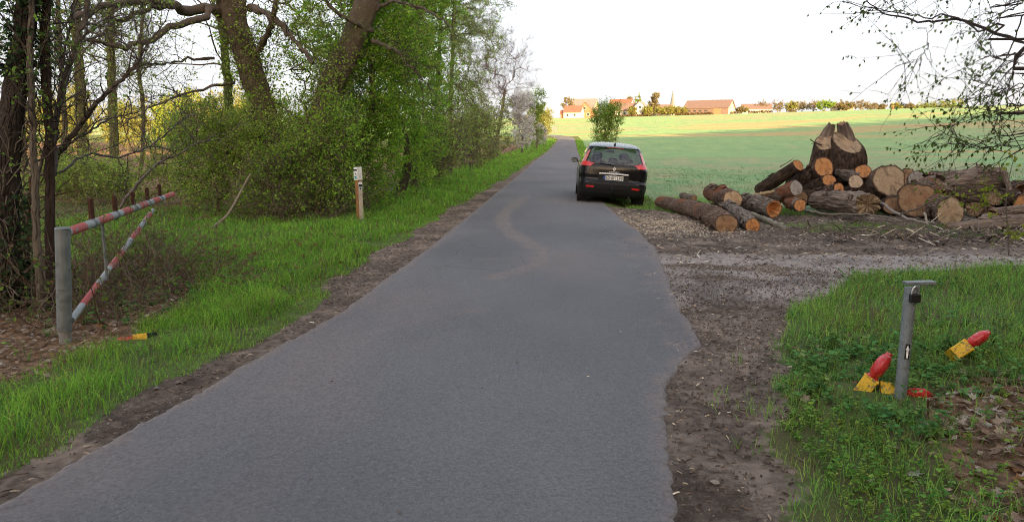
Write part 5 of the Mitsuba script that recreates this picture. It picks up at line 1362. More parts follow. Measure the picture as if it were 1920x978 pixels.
BR = 'loose poles and branches lying by the log pile'
for lab, pts, r0, r1, rgb in [
        ('thin sapling pole with a sawn orange end lying before the pile', [(4.20, 14.20, 0.02), (4.13, 14.60, 0.05), (4.08, 15.60, 0.09), (4.01, 16.80, 0.11)], .065, .05, (.19, .17, .125)),
        ('pale peeled stick lying across the left of the pile', [(3.97, 17.20, 0.38), (4.35, 17.20, 0.47), (4.72, 17.20, 0.55)], .045, .03, (.36, .27, .16)),
        ('thin grey branch lying along the foot of the furrowed trunk', [(4.85, 15.30, 0.29), (5.14, 15.10, 0.25), (5.63, 14.90, 0.25), (5.95, 14.70, 0.27), (6.29, 14.30, 0.19)], .022, .014, (.17, .15, .125)),
        ('forked grey branch leaning before the stained brown face', [(6.43, 15.60, 0.42), (6.49, 14.90, 0.26), (6.57, 14.50, 0.19), (6.89, 14.30, 0.16)], .030, .022, (.24, .21, .18)),
        ('dark branch rising to the right over the stained brown face', [(6.48, 14.80, 0.26), (6.88, 14.90, 0.41), (7.41, 15.10, 0.58), (8.05, 15.20, 0.66)], .022, .010, (.11, .085, .065)),
        ('short pale branch piece before the round tan face', [(6.83, 14.60, 0.33), (6.76, 14.30, 0.14)], .02, .016, (.30, .26, .21)),
        ('dark branch lying across the bark scraps at right front', [(6.51, 12.60, -0.04), (7.24, 13.20, 0.05), (7.95, 13.30, 0.12)], .030, .02, (.12, .095, .08)),
        ('brown branch among the bark scraps before the pile', [(5.70, 12.90, -0.05), (6.16, 13.30, 0.02), (6.68, 13.80, 0.10)], .025, .012, (.13, .10, .08)),
        ('thin curved twig standing up from the leaning log', [(5.09, 18.20, 1.06), (5.25, 18.20, 1.15), (5.39, 18.20, 1.27)], .012, .006, (.10, .08, .065))]:
    c = curve(pts, 24); c[1:-1] += np.random.default_rng(len(lab)).normal(0, .008, (22, 3))
    m = tube(c, np.linspace(r0, r1, 24), 9, True, .12, len(lab))
    single('branch', m, 'wood', lab, 'branch', BR, smooth=40 and True, color=flat(len(m[0]), rgb, np.random.default_rng(3), .1))

# ---------------------------------------------------------------- the village and trees on the rise
for nm, rgb in (('roof_red', (.26, .115, .085)), ('roof_brown', (.19, .13, .115)), ('roof_grey', (.22, .19, .19)), ('wall_white', (.52, .50, .47)), ('wall_cream', (.46, .39, .29)),
                ('wall_brick', (.28, .15, .09)), ('pane_dark', (.05, .055, .06)), ('slate', (.16, .17, .18)), ('timber', (.30, .17, .10)), ('panel_light', (.62, .60, .60))):
    flatmat(nm, rgb, .8, .2)


def spot(x, y):
    return float(base_height(x, y))


def house(name, label, x, y, w, dpt, eave, ridge, yaw, wall, roof, ridge_along='x', windows=(), gable=None, over=.4, cat_='house', group='houses of the village on the rise'):
    """Walls with a pitched roof; windows: (side, u, v, w, h) with side f(ront) or g(able), u along the wall and v up, in metres."""
    K = thing(name, label, cat_, group); z = spot(x, y) - .3
    if ridge_along == 'y':
        w, dpt = dpt, w
        yaw = yaw + 90
    R = rot([0, 0, 1], yaw); t = (x, y, z)
    hw, hd = w / 2, dpt / 2
    put(K, 'wall', moved(box(-hw, hw, -hd, hd, 0, eave), R, t), wall)
    for s in (-1, 1):
        tri = np.array([[s * hw, -hd, eave], [s * hw, hd, eave], [s * hw, 0, ridge], [s * (hw - .3), -hd, eave], [s * (hw - .3), hd, eave], [s * (hw - .3), 0, ridge]])
        put(K, 'gable', moved((tri, np.array([[0, 1, 2], [3, 5, 4], [0, 3, 1], [3, 4, 1], [1, 4, 2], [4, 5, 2], [2, 5, 0], [5, 3, 0]])), R, t), gable or wall)
    sl = (ridge - eave) / hd; o = over
    for s in (-1, 1):
        a = np.array([[-hw - o, s * (hd + o), eave - sl * o], [hw + o, s * (hd + o), eave - sl * o], [hw + o, 0, ridge + .02], [-hw - o, 0, ridge + .02]])
        v = np.vstack([a, a + [0, 0, .25]])
        f = np.array([[0, 1, 2, 3], [4, 7, 6, 5], [0, 4, 5, 1], [1, 5, 6, 2], [2, 6, 7, 3], [3, 7, 4, 0]])
        put(K, 'roof', moved((v, f), R, t), roof)
    for side, u, v, ww, hh in windows:
        if side == 'f':
            b, fr = box(u - ww / 2, u + ww / 2, -hd - .05, -hd - .01, v, v + hh), box(u - ww / 2 - .12, u + ww / 2 + .12, -hd - .03, -hd + .05, v - .12, v + hh + .12)
        else:
            sgn = 1 if side == 'g' else -1
            x0, x1 = sorted((sgn * (hw + .01), sgn * (hw + .05))); x2, x3 = sorted((sgn * (hw - .05), sgn * (hw + .03)))
            b, fr = box(x0, x1, u - ww / 2, u + ww / 2, v, v + hh), box(x2, x3, u - ww / 2 - .12, u + ww / 2 + .12, v - .12, v + hh + .12)
        wn = put(K, 'window', moved(fr, R, t), 'panel_light')
        put(wn, 'pane', moved(b, R, t), 'pane_dark')
    return K, R, t


VY = 415.0


def vx(px, Y=VY):
    return (px - 1062) / 1386 * Y * 1.0


house('house', 'low white house with a red roof, leftmost of the village', vx(1075), VY - 6, 9.5, 7, 3.4, 6.6, -18, 'wall_white', 'roof_red', windows=[('f', -2.5, 1.2, 1.2, 1.2), ('f', 1.5, 1.2, 1.2, 1.2), ('g', 0, 1.2, 1.1, 1.2)])
house('shed', 'low brick outbuilding with a red roof at the left end of the village', vx(1062), VY - 4, 6, 5, 2.6, 4.4, -10, 'wall_brick', 'roof_red', windows=[('f', 0, 1.0, 1.4, 1.2)], cat_='shed')
house('house', 'tall house with a broad grey roof above the red-roofed ones', vx(1097), VY + 14, 13, 9, 6.0, 10.6, -20, 'wall_cream', 'roof_grey', windows=[('f', -3, 3.6, 1.3, 1.3), ('f', 3, 3.6, 1.3, 1.3)])
house('house', 'brown gabled brick house between the tall grey roof and the roadside bush', vx(1098), VY, 9, 9, 4.0, 8.4, -14, 'wall_brick', 'roof_brown', 'y', windows=[('g', -2, 1.2, 1.3, 1.3), ('-', -2, 1.2, 1.3, 1.3), ('-', 2, 1.2, 1.3, 1.3), ('-', 0, 4.6, 1.3, 1.3)], gable='timber')
house('house', 'house with a bright orange-red roof right of the roadside bush', vx(1164), VY + 12, 13, 9, 5.0, 9.8, -28, 'wall_white', 'roof_red', windows=[('f', -3, 2.4, 1.3, 1.3), ('f', 2, 2.4, 1.3, 1.3)])
house('house', 'wide white house with a brown roof carrying pale solar panels', vx(1173), VY, 12, 8, 3.6, 7.2, -16, 'wall_white', 'roof_brown', windows=[('f', -4, 1.2, 1.3, 1.4), ('f', -1, 1.2, 1.3, 1.4), ('f', 2.4, 1.2, 1.3, 1.4)])
house('house', 'white gabled house with a dark roof below the tall conifer', vx(1197), VY - 3, 9, 8.5, 3.8, 8.0, -18, 'wall_white', 'slate', 'y', windows=[('-', -1.8, 1.2, 1.2, 1.3), ('-', 1.8, 1.2, 1.2, 1.3), ('-', 0, 4.4, 1.1, 1.2), ('g', 0, 1.2, 1.2, 1.2)])
house('house', 'low brown-roofed house left of the church spire', vx(1238), VY + 10, 11, 7, 3.0, 6.2, -14, 'wall_cream', 'roof_brown', windows=[('f', -3, 1.0, 1.2, 1.2), ('f', 2, 1.0, 1.2, 1.2)])
house('house', 'long low white house among the trees far right of the barn', vx(1402, 440), 440, 16, 7, 3.0, 5.6, -12, 'wall_white', 'roof_brown', windows=[('f', -4, 1, 1.3, 1.2), ('f', 3, 1, 1.3, 1.2)])
house('house', 'low cream house behind the rounded tree right of the barn', vx(1552, 450), 450, 12, 7, 2.8, 5.0, -14, 'wall_cream', 'roof_brown', windows=[('f', -2, 1, 1.3, 1.2)])
bk, bR, bt = house('barn', 'long brown barn with a broad roof and a pale sunlit gable', vx(1318), VY - 2, 23.5, 14, 3.6, 7.6, -26, 'roof_brown', 'roof_brown', gable='wall_cream', cat_='barn', over=.6)
put(bk, 'gable_wall', moved(box(11.76, 11.85, -7, 7, 0, 3.6), bR, bt), 'wall_cream')
put(bk, 'door', moved(box(4, 8, -7.12, -7.02, 0, 3.2), bR, bt), 'timber')
for u in (-9, -6, -3, 0):
    put(bk, 'window', moved(box(u - .8, u + .8, -7.08, -7.02, 1.6, 2.4), bR, bt), 'pane_dark')


def church():
    K = thing('church', 'thin grey church spire rising behind the village trees', 'church')
    x, y = vx(1253, 560), 560; z = spot(x, y) - 3
    put(K, 'tower', box(x - 2.3, x + 2.3, y - 2.3, y + 2.3, z, z + 11.5), 'wall_cream')
    sp = trimesh.creation.cone(1.8, 12.6, sections=8); sp.apply_translation((x, y, z + 11.4)); put(K, 'spire', TM(sp), 'slate')
    put(K, 'cross', cat([box(x - .08, x + .08, y - .08, y + .08, z + 23.8, z + 26.2), box(x - .5, x + .5, y - .07, y + .07, z + 25.2, z + 25.4)]), 'slate')
    for s in (-1, 1):
        put(K, 'window', box(x + s * .8 - .4, x + s * .8 + .4, y - 2.35, y - 2.31, z + 8.6, z + 10.4), 'pane_dark')


church()


def far_tree(label, px, Y, w, h, cols, seed, conifer=False, per=26, n=110, group='trees round the village on the rise', bare=False):
    x = vx(px, Y); z = spot(x, Y)
    if conifer:
        blobs = [(x, Y, z + h * t, w * (1.02 - t), w * (1.02 - t), h * .10) for t in np.linspace(.15, .93, 8)]
    else:
        blobs = [(x, Y, z + h * .50, w * .8, w * .8, h * .36), (x + w * .35, Y, z + h * .66, w * .55, w * .6, h * .30), (x - w * .4, Y, z + h * .56, w * .5, w * .6, h * .30), (x, Y, z + h * .8, w * .55, w * .5, h * .2)]
    tree('conifer' if conifer else 'broadleaf_tree', label, 'tree', blobs, [(x, Y, z - .3), (x, Y, z + h * .2), (x + .1, Y, z + h * .4), (x, Y, z + h * (.85 if conifer else .6))], .22, n, per, .62 if not bare else .42, cols, seed, group=group, tip=.03, twig=.9,
         scale=.35, hole=.38, wood=(.20, .13, .09), sides=5, trunk_sides=6, bare_twigs=260 if bare else 0)


AM, GO, CO = [('amber', 4), ('gold', 1)], [('gold', 3), ('amber', 2), ('lime', 1)], [('olive', 3), ('deep', 2)]
far_tree('round amber tree above the leftmost red-roofed house', 1064, VY + 6, 4.0, 11.5, AM, 401)
far_tree('narrow dark conifer towering over the white gabled house', 1187, VY + 10, 2.1, 13.0, [('deep', 2), ('olive', 2), ('amber', 1)], 402, True)
far_tree('second slender conifer right beside the towering one', 1193, VY + 11, 1.7, 13.4, [('deep', 2), ('olive', 2), ('amber', 1)], 403, True)
far_tree('big golden tree between the white gabled house and the church spire', 1220, VY, 3.6, 12.6, AM, 404, n=170)
far_tree('amber tree crowning the orange-red roof', 1174, VY + 22, 3.0, 11.5, AM, 405)
far_tree('small golden tree before the wide white house', 1181, VY - 10, 2.2, 5.4, GO, 406)
far_tree('golden bushy tree beside the white gable', 1209, VY - 10, 2.4, 5.0, GO, 407)
for i, (px, w, h, c, lab) in enumerate([(1229, 2.6, 4.6, GO, 'low golden tree just right of the big golden one'), (1240, 2.8, 4.4, GO, 'low golden tree under the brown-roofed house'), (1250, 3.0, 5.0, GO, 'low yellow-brown tree before the church spire'), (1262, 2.8, 4.6, GO, 'low golden tree right of the spire'),
                                        (1273, 2.6, 3.8, GO, 'low golden tree at the left end of the barn'), (1140, 2.6, 4.6, AM, 'amber tree behind the roadside bush')]):
    far_tree(lab, px, VY - 8, w, h, c, 410 + i, n=70)
R_ = [(1377, 430, 3.2, 4.6, AM, 0, 'low amber tree just right of the barn'), (1393, 445, 3.6, 6.0, AM, 0, 'amber tree left of the pale bare-topped one'), (1411, 440, 4.6, 8.6, AM, 1, 'pale bare-topped tree above the long low white house'), (1440, 440, 4.6, 8.8, AM, 1, 'amber bare-topped tree with forked crown right of the long white house'),
      (1466, 438, 4.2, 7.4, GO, 0, 'golden rounded tree in the row right of the barn'), (1483, 446, 4.0, 7.6, AM, 1, 'thin-crowned amber tree behind the golden rounded one'), (1503, 446, 4.0, 8.4, AM, 1, 'tallest bare amber tree in the row right of the barn'), (1523, 432, 5.4, 7.8, CO, 0, 'broad olive tree with a visible trunk, darkest of the row'),
      (1557, 440, 5.2, 7.2, AM, 0, 'wide golden-brown tree right of the broad olive one'), (1584, 446, 4.6, 7.8, AM, 1, 'bare-topped amber tree near the right end of the row'), (1604, 450, 3.8, 5.2, AM, 1, 'low brownish tree at the right end of the row'), (1622, 455, 3.0, 4.0, AM, 0, 'small brown tree where the row ends'),
      (1645, 460, 3.6, 5.0, GO, 0, 'round yellow-green tree standing left of the far conifers'), (1668, 462, 3.2, 4.2, AM, 0, 'low brown tree left of the far conifers')]
for i, (px, Y, w, h, c, bare, lab) in enumerate(R_):
    far_tree(lab, px, Y, w * 1.1, h * .82, c, 430 + i, n=110, bare=bool(bare), per=22 if bare else 30)
NTH = 'first second third fourth fifth sixth seventh eighth ninth tenth eleventh twelfth thirteenth fourteenth last'.split()
for i, px in enumerate(np.linspace(1682, 1755, 15)):
    x = vx(px, 470)
    far_tree(f'{NTH[i]} dark conifer from the left in the dense straight row on the far skyline', px + (i % 3) * 1.2, 470 + (i % 4) * 3, 1.6, 4.6 + .22 * i + (i * 7 % 5) * .18, [('olive', 2), ('amber', 2), ('deep', 1)], 460 + i, True, n=40, per=14, group='conifers of the dense row on the skyline')


def field_fence():
    K = thing('garden_hedge', 'low brown clipped hedge along the village gardens', 'hedge')
    rng = np.random.default_rng(9); n = 5200
    xs = rng.uniform(vx(1055), vx(1465), n); ys_ = VY - 12 + .03 * xs + rng.uniform(-.5, .5, n)
    zz = base_height(xs, ys_) + rng.uniform(0, 1.1, n)
    keep = meshkit.noise(np.stack([xs * .15, 0 * xs, 0 * xs], -1), 3) > .3
    P = np.stack([xs, ys_, zz], 1)[keep]
    lv = leaf_mesh(P, rng.uniform(.4, .8, len(P)), randdir(rng, len(P)), randdir(rng, len(P)), flat(len(P), (.20, .14, .075), rng, .3), .7)
    put(K, 'foliage', lv[:2], 'leaf', color=lv[2])


field_fence()
fx, fy = vx(1640, 330), 330.0
fk = thing('field_marker', 'small dark marker post standing alone in the sunlit field', 'post')
put(fk, 'post', box(fx - .12, fx + .12, fy - .12, fy + .12, spot(fx, fy) - .1, spot(fx, fy) + 2.0), 'timber')
put(fk, 'board', box(fx - .35, fx + .35, fy - .18, fy - .13, spot(fx, fy) + 1.3, spot(fx, fy) + 1.9), 'timber')

# ---------------------------------------------------------------- grass, herbs, dead leaves, chips and stones
def blades(rng, x, y, h, w, lean=.5, cols=((.085, .165, .020),), wts=None, dry=.05):
    n = len(x); z = height(x, y) - .01
    a = rng.uniform(0, 2 * np.pi, n); s = np.stack([np.cos(a), np.sin(a), 0 * a], 1)
    b = rng.uniform(0, 2 * np.pi, n); ln = np.stack([np.cos(b), np.sin(b), 0 * b], 1) * (h * lean * rng.uniform(.1, 1.2, n))[:, None]
    P = np.stack([x, y, z], 1); U = np.array([0, 0, 1.0])
    hw = (w / 2)[:, None]
    m = P + U * (h * .6)[:, None] + ln * .35; t = P + U * h[:, None] * np.sqrt(np.clip(1 - .35 * (lean ** 2), .3, 1)) + ln
    v = np.stack([P - s * hw, P + s * hw, m + s * hw * .75, m - s * hw * .75, t], 1)
    f = np.array([[0, 1, 2], [0, 2, 3], [3, 2, 4]])
    c = np.array(cols)[rng.choice(len(cols), n, p=wts)]
    pt = n2(x, y, .9, 171)[:, None]; py = n2(x, y, 2.3, 172)[:, None]
    c = c * (1 + .16 * rng.standard_normal((n, 1))) * (.62 + .85 * pt) * (1 + (py - .5) * np.array([.5, .1, -.2]))
    d = rng.random(n) < dry * (.3 + 2.2 * n2(x, y, 1.6, 173))
    c[d] = np.array((.22, .18, .09)) * rng.uniform(.6, 1.2, (d.sum(), 1))
    return v.reshape(-1, 3), (f[None] + (np.arange(n) * 5)[:, None, None]).reshape(-1, 3), np.repeat(np.clip(c, .005, .8), 5, 0)


def scatter(rng, x0, x1, y0, y1, per_m2, weight):
    n = int((x1 - x0) * (y1 - y0) * per_m2)
    x, y = rng.uniform(x0, x1, n), rng.uniform(y0, y1, n)
    k = rng.random(n) < weight(x, y)
    return x[k], y[k]


def off_road(x, y, m=.03):
    return ((x < road_left(y) - m) | (x > road_right(y) + m)).astype(float)


def grassy(x, y):
    return off_road(x, y) * (1 - sm(.45, .85, dirt_weight(x, y))) * (1 - sm(.3, .65, litter_weight(x, y))) * (1 - sm(.4, .6, field_weight(x, y)))


BARE = [(3.02, 5.70, .13, 1.0), (2.93, 5.50, .10, .4), (1.92, 5.00, .14, 1.0), (2.12, 4.92, .12, .8), (1.93, 4.8, .12, .4), (2.38, 4.85, .12, .9), (2.28, 4.60, .22, .65), (1.95, 4.78, .2, .4), (-3.55, 5.78, .18, .8), (2.21, 4.83, .06, 1.0)]


def clear(x, y):
    """Plants are pressed down where the lamps lie."""
    k = np.ones_like(np.asarray(x, float))
    for a, b, r, s in BARE:
        k = k * (1 - s * sm(r * 1.3, r * .7, np.hypot(x - a, y - b)))
    return k


def verge():
    rng = np.random.default_rng(70)
    G1 = ((.215, .440, .055), (.160, .360, .050), (.32, .50, .095), (.13, .29, .065))
    W1 = (.45, .3, .15, .10)
    out = []
    for x0, x1, y0, y1, d, hh, ww in ((-4.6, -2.5, 3.0, 7.5, 5600, .135, .0046), (-5.2, -2.4, 7.5, 10.5, 2800, .14, .0070), (-10.5, -2.3, 9.3, 17.5, 750, .17, .0125), (-4.8, -2.2, 10.5, 18, 1200, .15, .0115), (-5.6, -2.2, 18, 32, 480, .19, .020),
                                      (-6.5, -1.8, 32, 70, 220, .22, .033), (-6.0, -1.2, 70, 140, 60, .25, .07), (.9, 2.7, 22, 60, 350, .16, .02), (1.1, 3.2, 60, 135, 120, .2, .05)):
        x, y = scatter(rng, x0, x1, y0, y1, d, lambda x, y: grassy(x, y) * clear(x, y) * np.clip(.12 + 2.2 * (n2(x, y, 1.5, 71) - .30), .05, 1))
        tuft = .30 + 2.6 * n2(x, y, 1.9, 72) ** 2
        edge = np.clip((road_left(y) - dirt_edge(y) - x) / .35, .35, 1) if x0 < 0 else 1
        out.append(blades(rng, x, y, hh * tuft * edge * rng.uniform(.5, 1.25, len(x)), ww * rng.uniform(.7, 1.3, len(x)), .8, G1, W1, .11))
    m = cat(out); stuff('verge_grass', m[:2], 'blade', 'lush bright green grass along the left verge and in the clearing', 'grass', color=m[2])
    out = []
    G2 = ((.19, .370, .070), (.23, .42, .068), (.15, .31, .075), (.30, .44, .10))
    for x0, x1, y0, y1, d, hh, ww in ((.6, 4.6, 2.9, 6.0, 3600, .11, .0045), (1.2, 7.2, 6.0, 10.2, 2600, .15, .0060), (2.5, 9, 12.2, 16, 700, .10, .008), (1.6, 5.5, 16, 22, 700, .10, .011)):
        x, y = scatter(rng, x0, x1, y0, y1, d, lambda x, y: off_road(x, y, .06) * np.clip(1.9 * (n2(x, y, 1.2, 73) - .18) , .08, 1) * np.where(dirt_weight(x, y) > .5, .55 * sm(.54, .66, n2(x, y, 1.9, 74)) * sm(6.5, 4.5, y) * sm(2.0, 1.2, x) + .15 * sm(.58, .66, n2(x, y, 1.3, 77)) * (y > 12) * (x > 3.5), np.clip(2.4 * (n2(x, y, .8, 79) - .2), .15, 1)) * (1 - .82 * litter_weight(x, y)) * clear(x, y))
        out.append(blades(rng, x, y, hh * (.45 + 1.1 * n2(x, y, 1.5, 75)) * rng.uniform(.5, 1.3, len(x)), ww * rng.uniform(.7, 1.3, len(x)), .85, G2, (.4, .3, .2, .1), .14))
    m = cat(out); stuff('right_grass', m[:2], 'blade', 'uneven tufts of grass round the catch post and between track and logs', 'grass', color=m[2])
    # the young crop, only near enough to see single leaves
    out = []
    C1 = ((.14, .25, .115), (.165, .28, .13), (.19, .29, .12))
    for y0, y1, d, hh, ww in ((16, 30, 150, .05, .018), (30, 60, 40, .06, .035)):
        x, y = scatter(rng, 2.2, 4 + y1 * .68, y0, y1, d, lambda x, y: sm(.4, .6, field_weight(x, y)) * (x < 2 + y * .62) * np.clip(2.2 * (n2(x, y, .6, 76) - .25), .1, 1) * sm(58, 24, y))
        out.append(blades(rng, x, y, hh * rng.uniform(.5, 1.3, len(x)), ww * rng.uniform(.7, 1.3, len(x)), .9, C1, (.45, .35, .2), .03))
    m = cat(out); stuff('crop_leaves', m[:2], 'blade', 'young bluish green crop leaves on the shaded near field', 'crop', color=m[2])


def dirt_edge(y):
    return np.interp(y, [0, 3.4, 5.8, 7.6, 8.5, 9.5, 12.4, 22, 40, 70], [.22, .22, .27, .44, .62, .54, .62, .54, .30, .15])


verge()


def herbs():
    """Low leafy weeds: nettles, ground ivy and cleavers, mostly in the near right corner."""
    rng = np.random.default_rng(81); parts, st = [], []
    for x0, x1, y0, y1, d, wgt in ((1.3, 4.4, 2.9, 6.2, 400, lambda x, y: off_road(x, y, .1) * (1 - sm(.35, .55, dirt_weight(x, y))) * (1 - .86 * litter_weight(x, y)) * clear(x, y) * np.clip(2.2 * (n2(x, y, 1.3, 82) - .25), .03, 1)),
                                   (1.6, 6.5, 6.2, 9.6, 150, lambda x, y: (1 - sm(.35, .55, dirt_weight(x, y))) * np.clip(2.2 * (n2(x, y, 1.3, 82) - .3), .03, 1) * clear(x, y)),
                                   (-5.4, -3.1, 3.2, 9.5, 150, lambda x, y: (1 - sm(.35, .55, dirt_weight(x, y))) * np.clip(2.2 * (n2(x, y, 1.3, 83) - .35), .02, 1) * (.4 + .6 * litter_weight(x, y)))):
        x, y = scatter(rng, x0, x1, y0, y1, d, wgt)
        n = len(x); hgt = (.03 + rng.random(n) ** 2 * .17) * (.6 + .9 * n2(x, y, 1.1, 84))
        P = np.stack([x, y, height(x, y)], 1); D = unit(np.array([0, 0, 1.0]) + .55 * randdir(rng, n))
        st.append(frusta(P, P + D * hgt[:, None], .0022, .0012, 3))
        k = 9
        i = np.repeat(np.arange(n), k); t = np.tile(np.linspace(.25, 1, k), n)[:, None]
        a = rng.uniform(0, 6.28, n)[i] + np.tile(np.arange(k) * 1.65, n)
        ax = np.stack([np.cos(a), np.sin(a), rng.uniform(-.25, .5, len(i))], 1)
        kind = (n2(x, y, .9, 85) > .5)[i]
        size = np.where(kind, rng.uniform(.020, .050, len(i)), rng.uniform(.012, .030, len(i))) * (.6 + .8 * rng.random(n))[i]
        c = np.where(kind[:, None], np.array((.15, .30, .09)), np.array((.19, .35, .07))) * (1 + .22 * rng.standard_normal((len(i), 1)))
        c = c * (np.array([1.3, 1.0, .9]) ** rng.normal(0, .8, (n, 1)) * (1 + .18 * rng.standard_normal((n, 1))))[i]
        parts.append(leaf_mesh(P[i] + D[i] * hgt[i][:, None] * t, size, ax, np.array([0, 0, 1.0]) + .35 * randdir(rng, len(i)), np.clip(c, .01, .5), .72, .25, 6))
    m = cat(parts); stuff('weeds', m[:2], 'leaf', 'low leafy weeds covering the near right corner and the barrier foot', 'weeds', color=m[2])
    s = cat(st); scene['weed_stems'] = ply(s, 'wood', True, color=flat(len(s[0]), (.07, .11, .03), rng, .15)); labels['weed_stems'] = {'label': 'thin green stems of the low weeds', 'category': 'weeds', 'kind': 'stuff'}
    # few dry stalks
    for lab, pts in (('long bare stalk leaning right behind the catch post', [(3.04, 6.30, 0.12), (3.17, 6.35, 0.38), (3.29, 6.40, 0.73), (3.37, 6.45, 0.96)]), ('thin upright stalk behind the leaning one', [(4.30, 8.40, 0.19), (4.31, 8.40, 0.37), (4.31, 8.40, 0.47)])):
        q = tube(curve(pts, 10), np.linspace(.004, .0016, 10), 5)
        single('dry_stalk', q, 'wood', lab, 'stalk', smooth=True, color=flat(len(q[0]), (.16, .13, .09)))


herbs()


def lobed(rng, P, size, N, yaw, col, curl=.35, k=14):
    """Dead leaves with pointed lobes, curled."""
    n = len(P); a = np.arange(k) * 2 * np.pi / k
    r = np.array([1.0, .55, .85, .45, .72, .40, .5, .28, .5, .40, .72, .45, .85, .55] if k == 14 else [1.0, .6, .78, .5, .42, .5, .78, .6]) * .5
    _, u, w = frames(N)
    u, w = u * np.cos(yaw)[:, None] + w * np.sin(yaw)[:, None], w * np.cos(yaw)[:, None] - u * np.sin(yaw)[:, None]
    s = np.asarray(size)[:, None, None]; rr = (r[None] * (1 + .18 * rng.standard_normal((n, k))))[..., None]
    v = P[:, None] + s * rr * (u[:, None] * np.cos(a)[None, :, None] + w[:, None] * np.sin(a)[None, :, None]) + unit(N)[:, None] * s * curl * (rr ** 2) * rng.uniform(-1, 1.6, (n, k, 1))
    v = np.concatenate([v, P[:, None]], 1); i = np.arange(k)
    f = np.stack([i, (i + 1) % k, 0 * i + k], 1)
    return v.reshape(-1, 3), (f[None] + (np.arange(n) * (k + 1))[:, None, None]).reshape(-1, 3), np.repeat(col, k + 1, 0)


def litter():
    rng = np.random.default_rng(91); parts = []
    pal = np.array([(.32, .23, .165), (.42, .325, .25), (.23, .145, .095), (.55, .48, .41), (.32, .17, .085), (.16, .115, .085)])
    for x0, x1, y0, y1, d, s0, s1, wgt in ((1.4, 4.4, 2.9, 6.5, 620, .045, .125, lambda x, y: np.clip(litter_weight(x, y) * 1.0 + .05, 0, 1) * (1 - .9 * sm(.4, .7, dirt_weight(x, y))) * np.clip(.35 + 1.5 * (n2(x, y, 1.6, 95) - .3), .1, 1)),
                                           (-6.6, -3.4, 3.0, 10.5, 330, .035, .08, lambda x, y: np.clip(litter_weight(x, y), .02, 1)),
                                           (-13, -6.0, 8, 20, 60, .05, .09, lambda x, y: litter_weight(x, y)),
                                           (-6, -4.2, 12, 26, 50, .05, .08, lambda x, y: sm(-4.2, -4.8, x))):
        x, y = scatter(rng, x0, x1, y0, y1, d, wgt); n = len(x)
        P = np.stack([x, y, height(x, y) + rng.uniform(.002, .03, n)], 1)
        c = pal[rng.choice(6, n, p=(.26, .24, .14, .18, .08, .10))] * (1 + .18 * rng.standard_normal((n, 1)))
        parts.append(lobed(rng, P, rng.uniform(s0, s1, n), unit(np.array([0, 0, 1.0]) + .45 * randdir(rng, n)), rng.uniform(0, 6.28, n), np.clip(c, .02, .6), k=14 if x0 > 0 else 8))
    m = cat(parts); stuff('dead_leaves', m[:2], 'leaf', 'brown dead leaves lying on the ground on both sides of the lane', 'leaves', color=m[2])
    # splinters, bark scraps, twigs and stones on the bare earth
    S, Cc = [], []

    def slivers(x, y, L, w, t, cols, wts, tilt=.25):
        n = len(x); a = rng.uniform(0, 6.28, n)
        d = np.stack([np.cos(a), np.sin(a), rng.normal(0, tilt, n)], 1); d = unit(d); s = unit(np.cross(d, [0, 0, 1.0])); u = np.cross(s, d)
        zb = height(x, y)
        r_ = (x > road_left(y)) & (x < road_right(y))
        zb = np.where(r_, base_height(x, y) + .058, zb)
        P = np.stack([x, y, zb + t * .6 + np.abs(d[:, 2]) * L * .4], 1)
        L, w, t = (np.asarray(q)[:, None] / 2 for q in (L, w, t))
        v = np.stack([P - d * L - s * w * .5, P - d * L * .8 + s * w, P + d * L + s * w * .4, P + d * L * .7 - s * w, P - d * L * .5 + u * t * 2, P + d * L * .6 + u * t * 2], 1)
        f = np.array([[0, 4, 1], [1, 4, 5], [1, 5, 2], [2, 5, 3], [3, 5, 4], [3, 4, 0]])
        c = np.array(cols)[rng.choice(len(cols), n, p=wts)] * (1 + .2 * rng.standard_normal((n, 1)))
        S.append((v.reshape(-1, 3), (f[None] + (np.arange(n) * 6)[:, None, None]).reshape(-1, 3), np.repeat(np.clip(c, .02, .7), 6, 0)))
    br = ((.10, .075, .058), (.16, .12, .095), (.055, .042, .036), (.42, .34, .25), (.60, .53, .43))

    def dirt(x, y):
        return sm(.45, .6, dirt_weight(x, y)) * off_road(x, y, .0)
    x, y = scatter(rng, .5, 4.5, 2.9, 10, 950, lambda x, y: dirt(x, y) * (.15 + .85 * n2(x, y, 1.5, 96)))
    slivers(x, y, rng.uniform(.006, .045, len(x)), rng.uniform(.004, .013, len(x)), rng.uniform(.003, .009, len(x)), br, (.38, .28, .27, .06, .01))
    x, y = scatter(rng, 1, 12, 10, 18.5, 130, lambda x, y: dirt(x, y) * (.1 + .9 * n2(x, y, .9, 97)))
    slivers(x, y, rng.uniform(.02, .13, len(x)), rng.uniform(.008, .03, len(x)), rng.uniform(.004, .01, len(x)), br, (.32, .25, .23, .14, .06))
    x, y = scatter(rng, 3.5, 12, 12.4, 15.8, 240, lambda x, y: sm(4.0, 6.0, x) * np.exp(-((y - 13.6) / .9) ** 2) * (.25 + .75 * n2(x, y, 1.0, 98)))
    slivers(x, y, rng.uniform(.05, .42, len(x)), rng.uniform(.012, .06, len(x)), rng.uniform(.006, .02, len(x)), br, (.34, .28, .20, .13, .05), .35)
    x, y = scatter(rng, .9, 4.4, 12.8, 18.8, 900, lambda x, y: np.exp(-((x - 2.0 + .12 * (y - 15)) / .9) ** 2 - ((y - 14.9) / 1.5) ** 2) * off_road(x, y, .0) * (.25 + .75 * n2(x, y, 2, 99)))
    slivers(x, y, rng.uniform(.01, .06, len(x)), rng.uniform(.008, .03, len(x)), rng.uniform(.003, .008, len(x)), ((.50, .41, .29), (.62, .54, .42), (.36, .27, .18)), (.45, .3, .25))
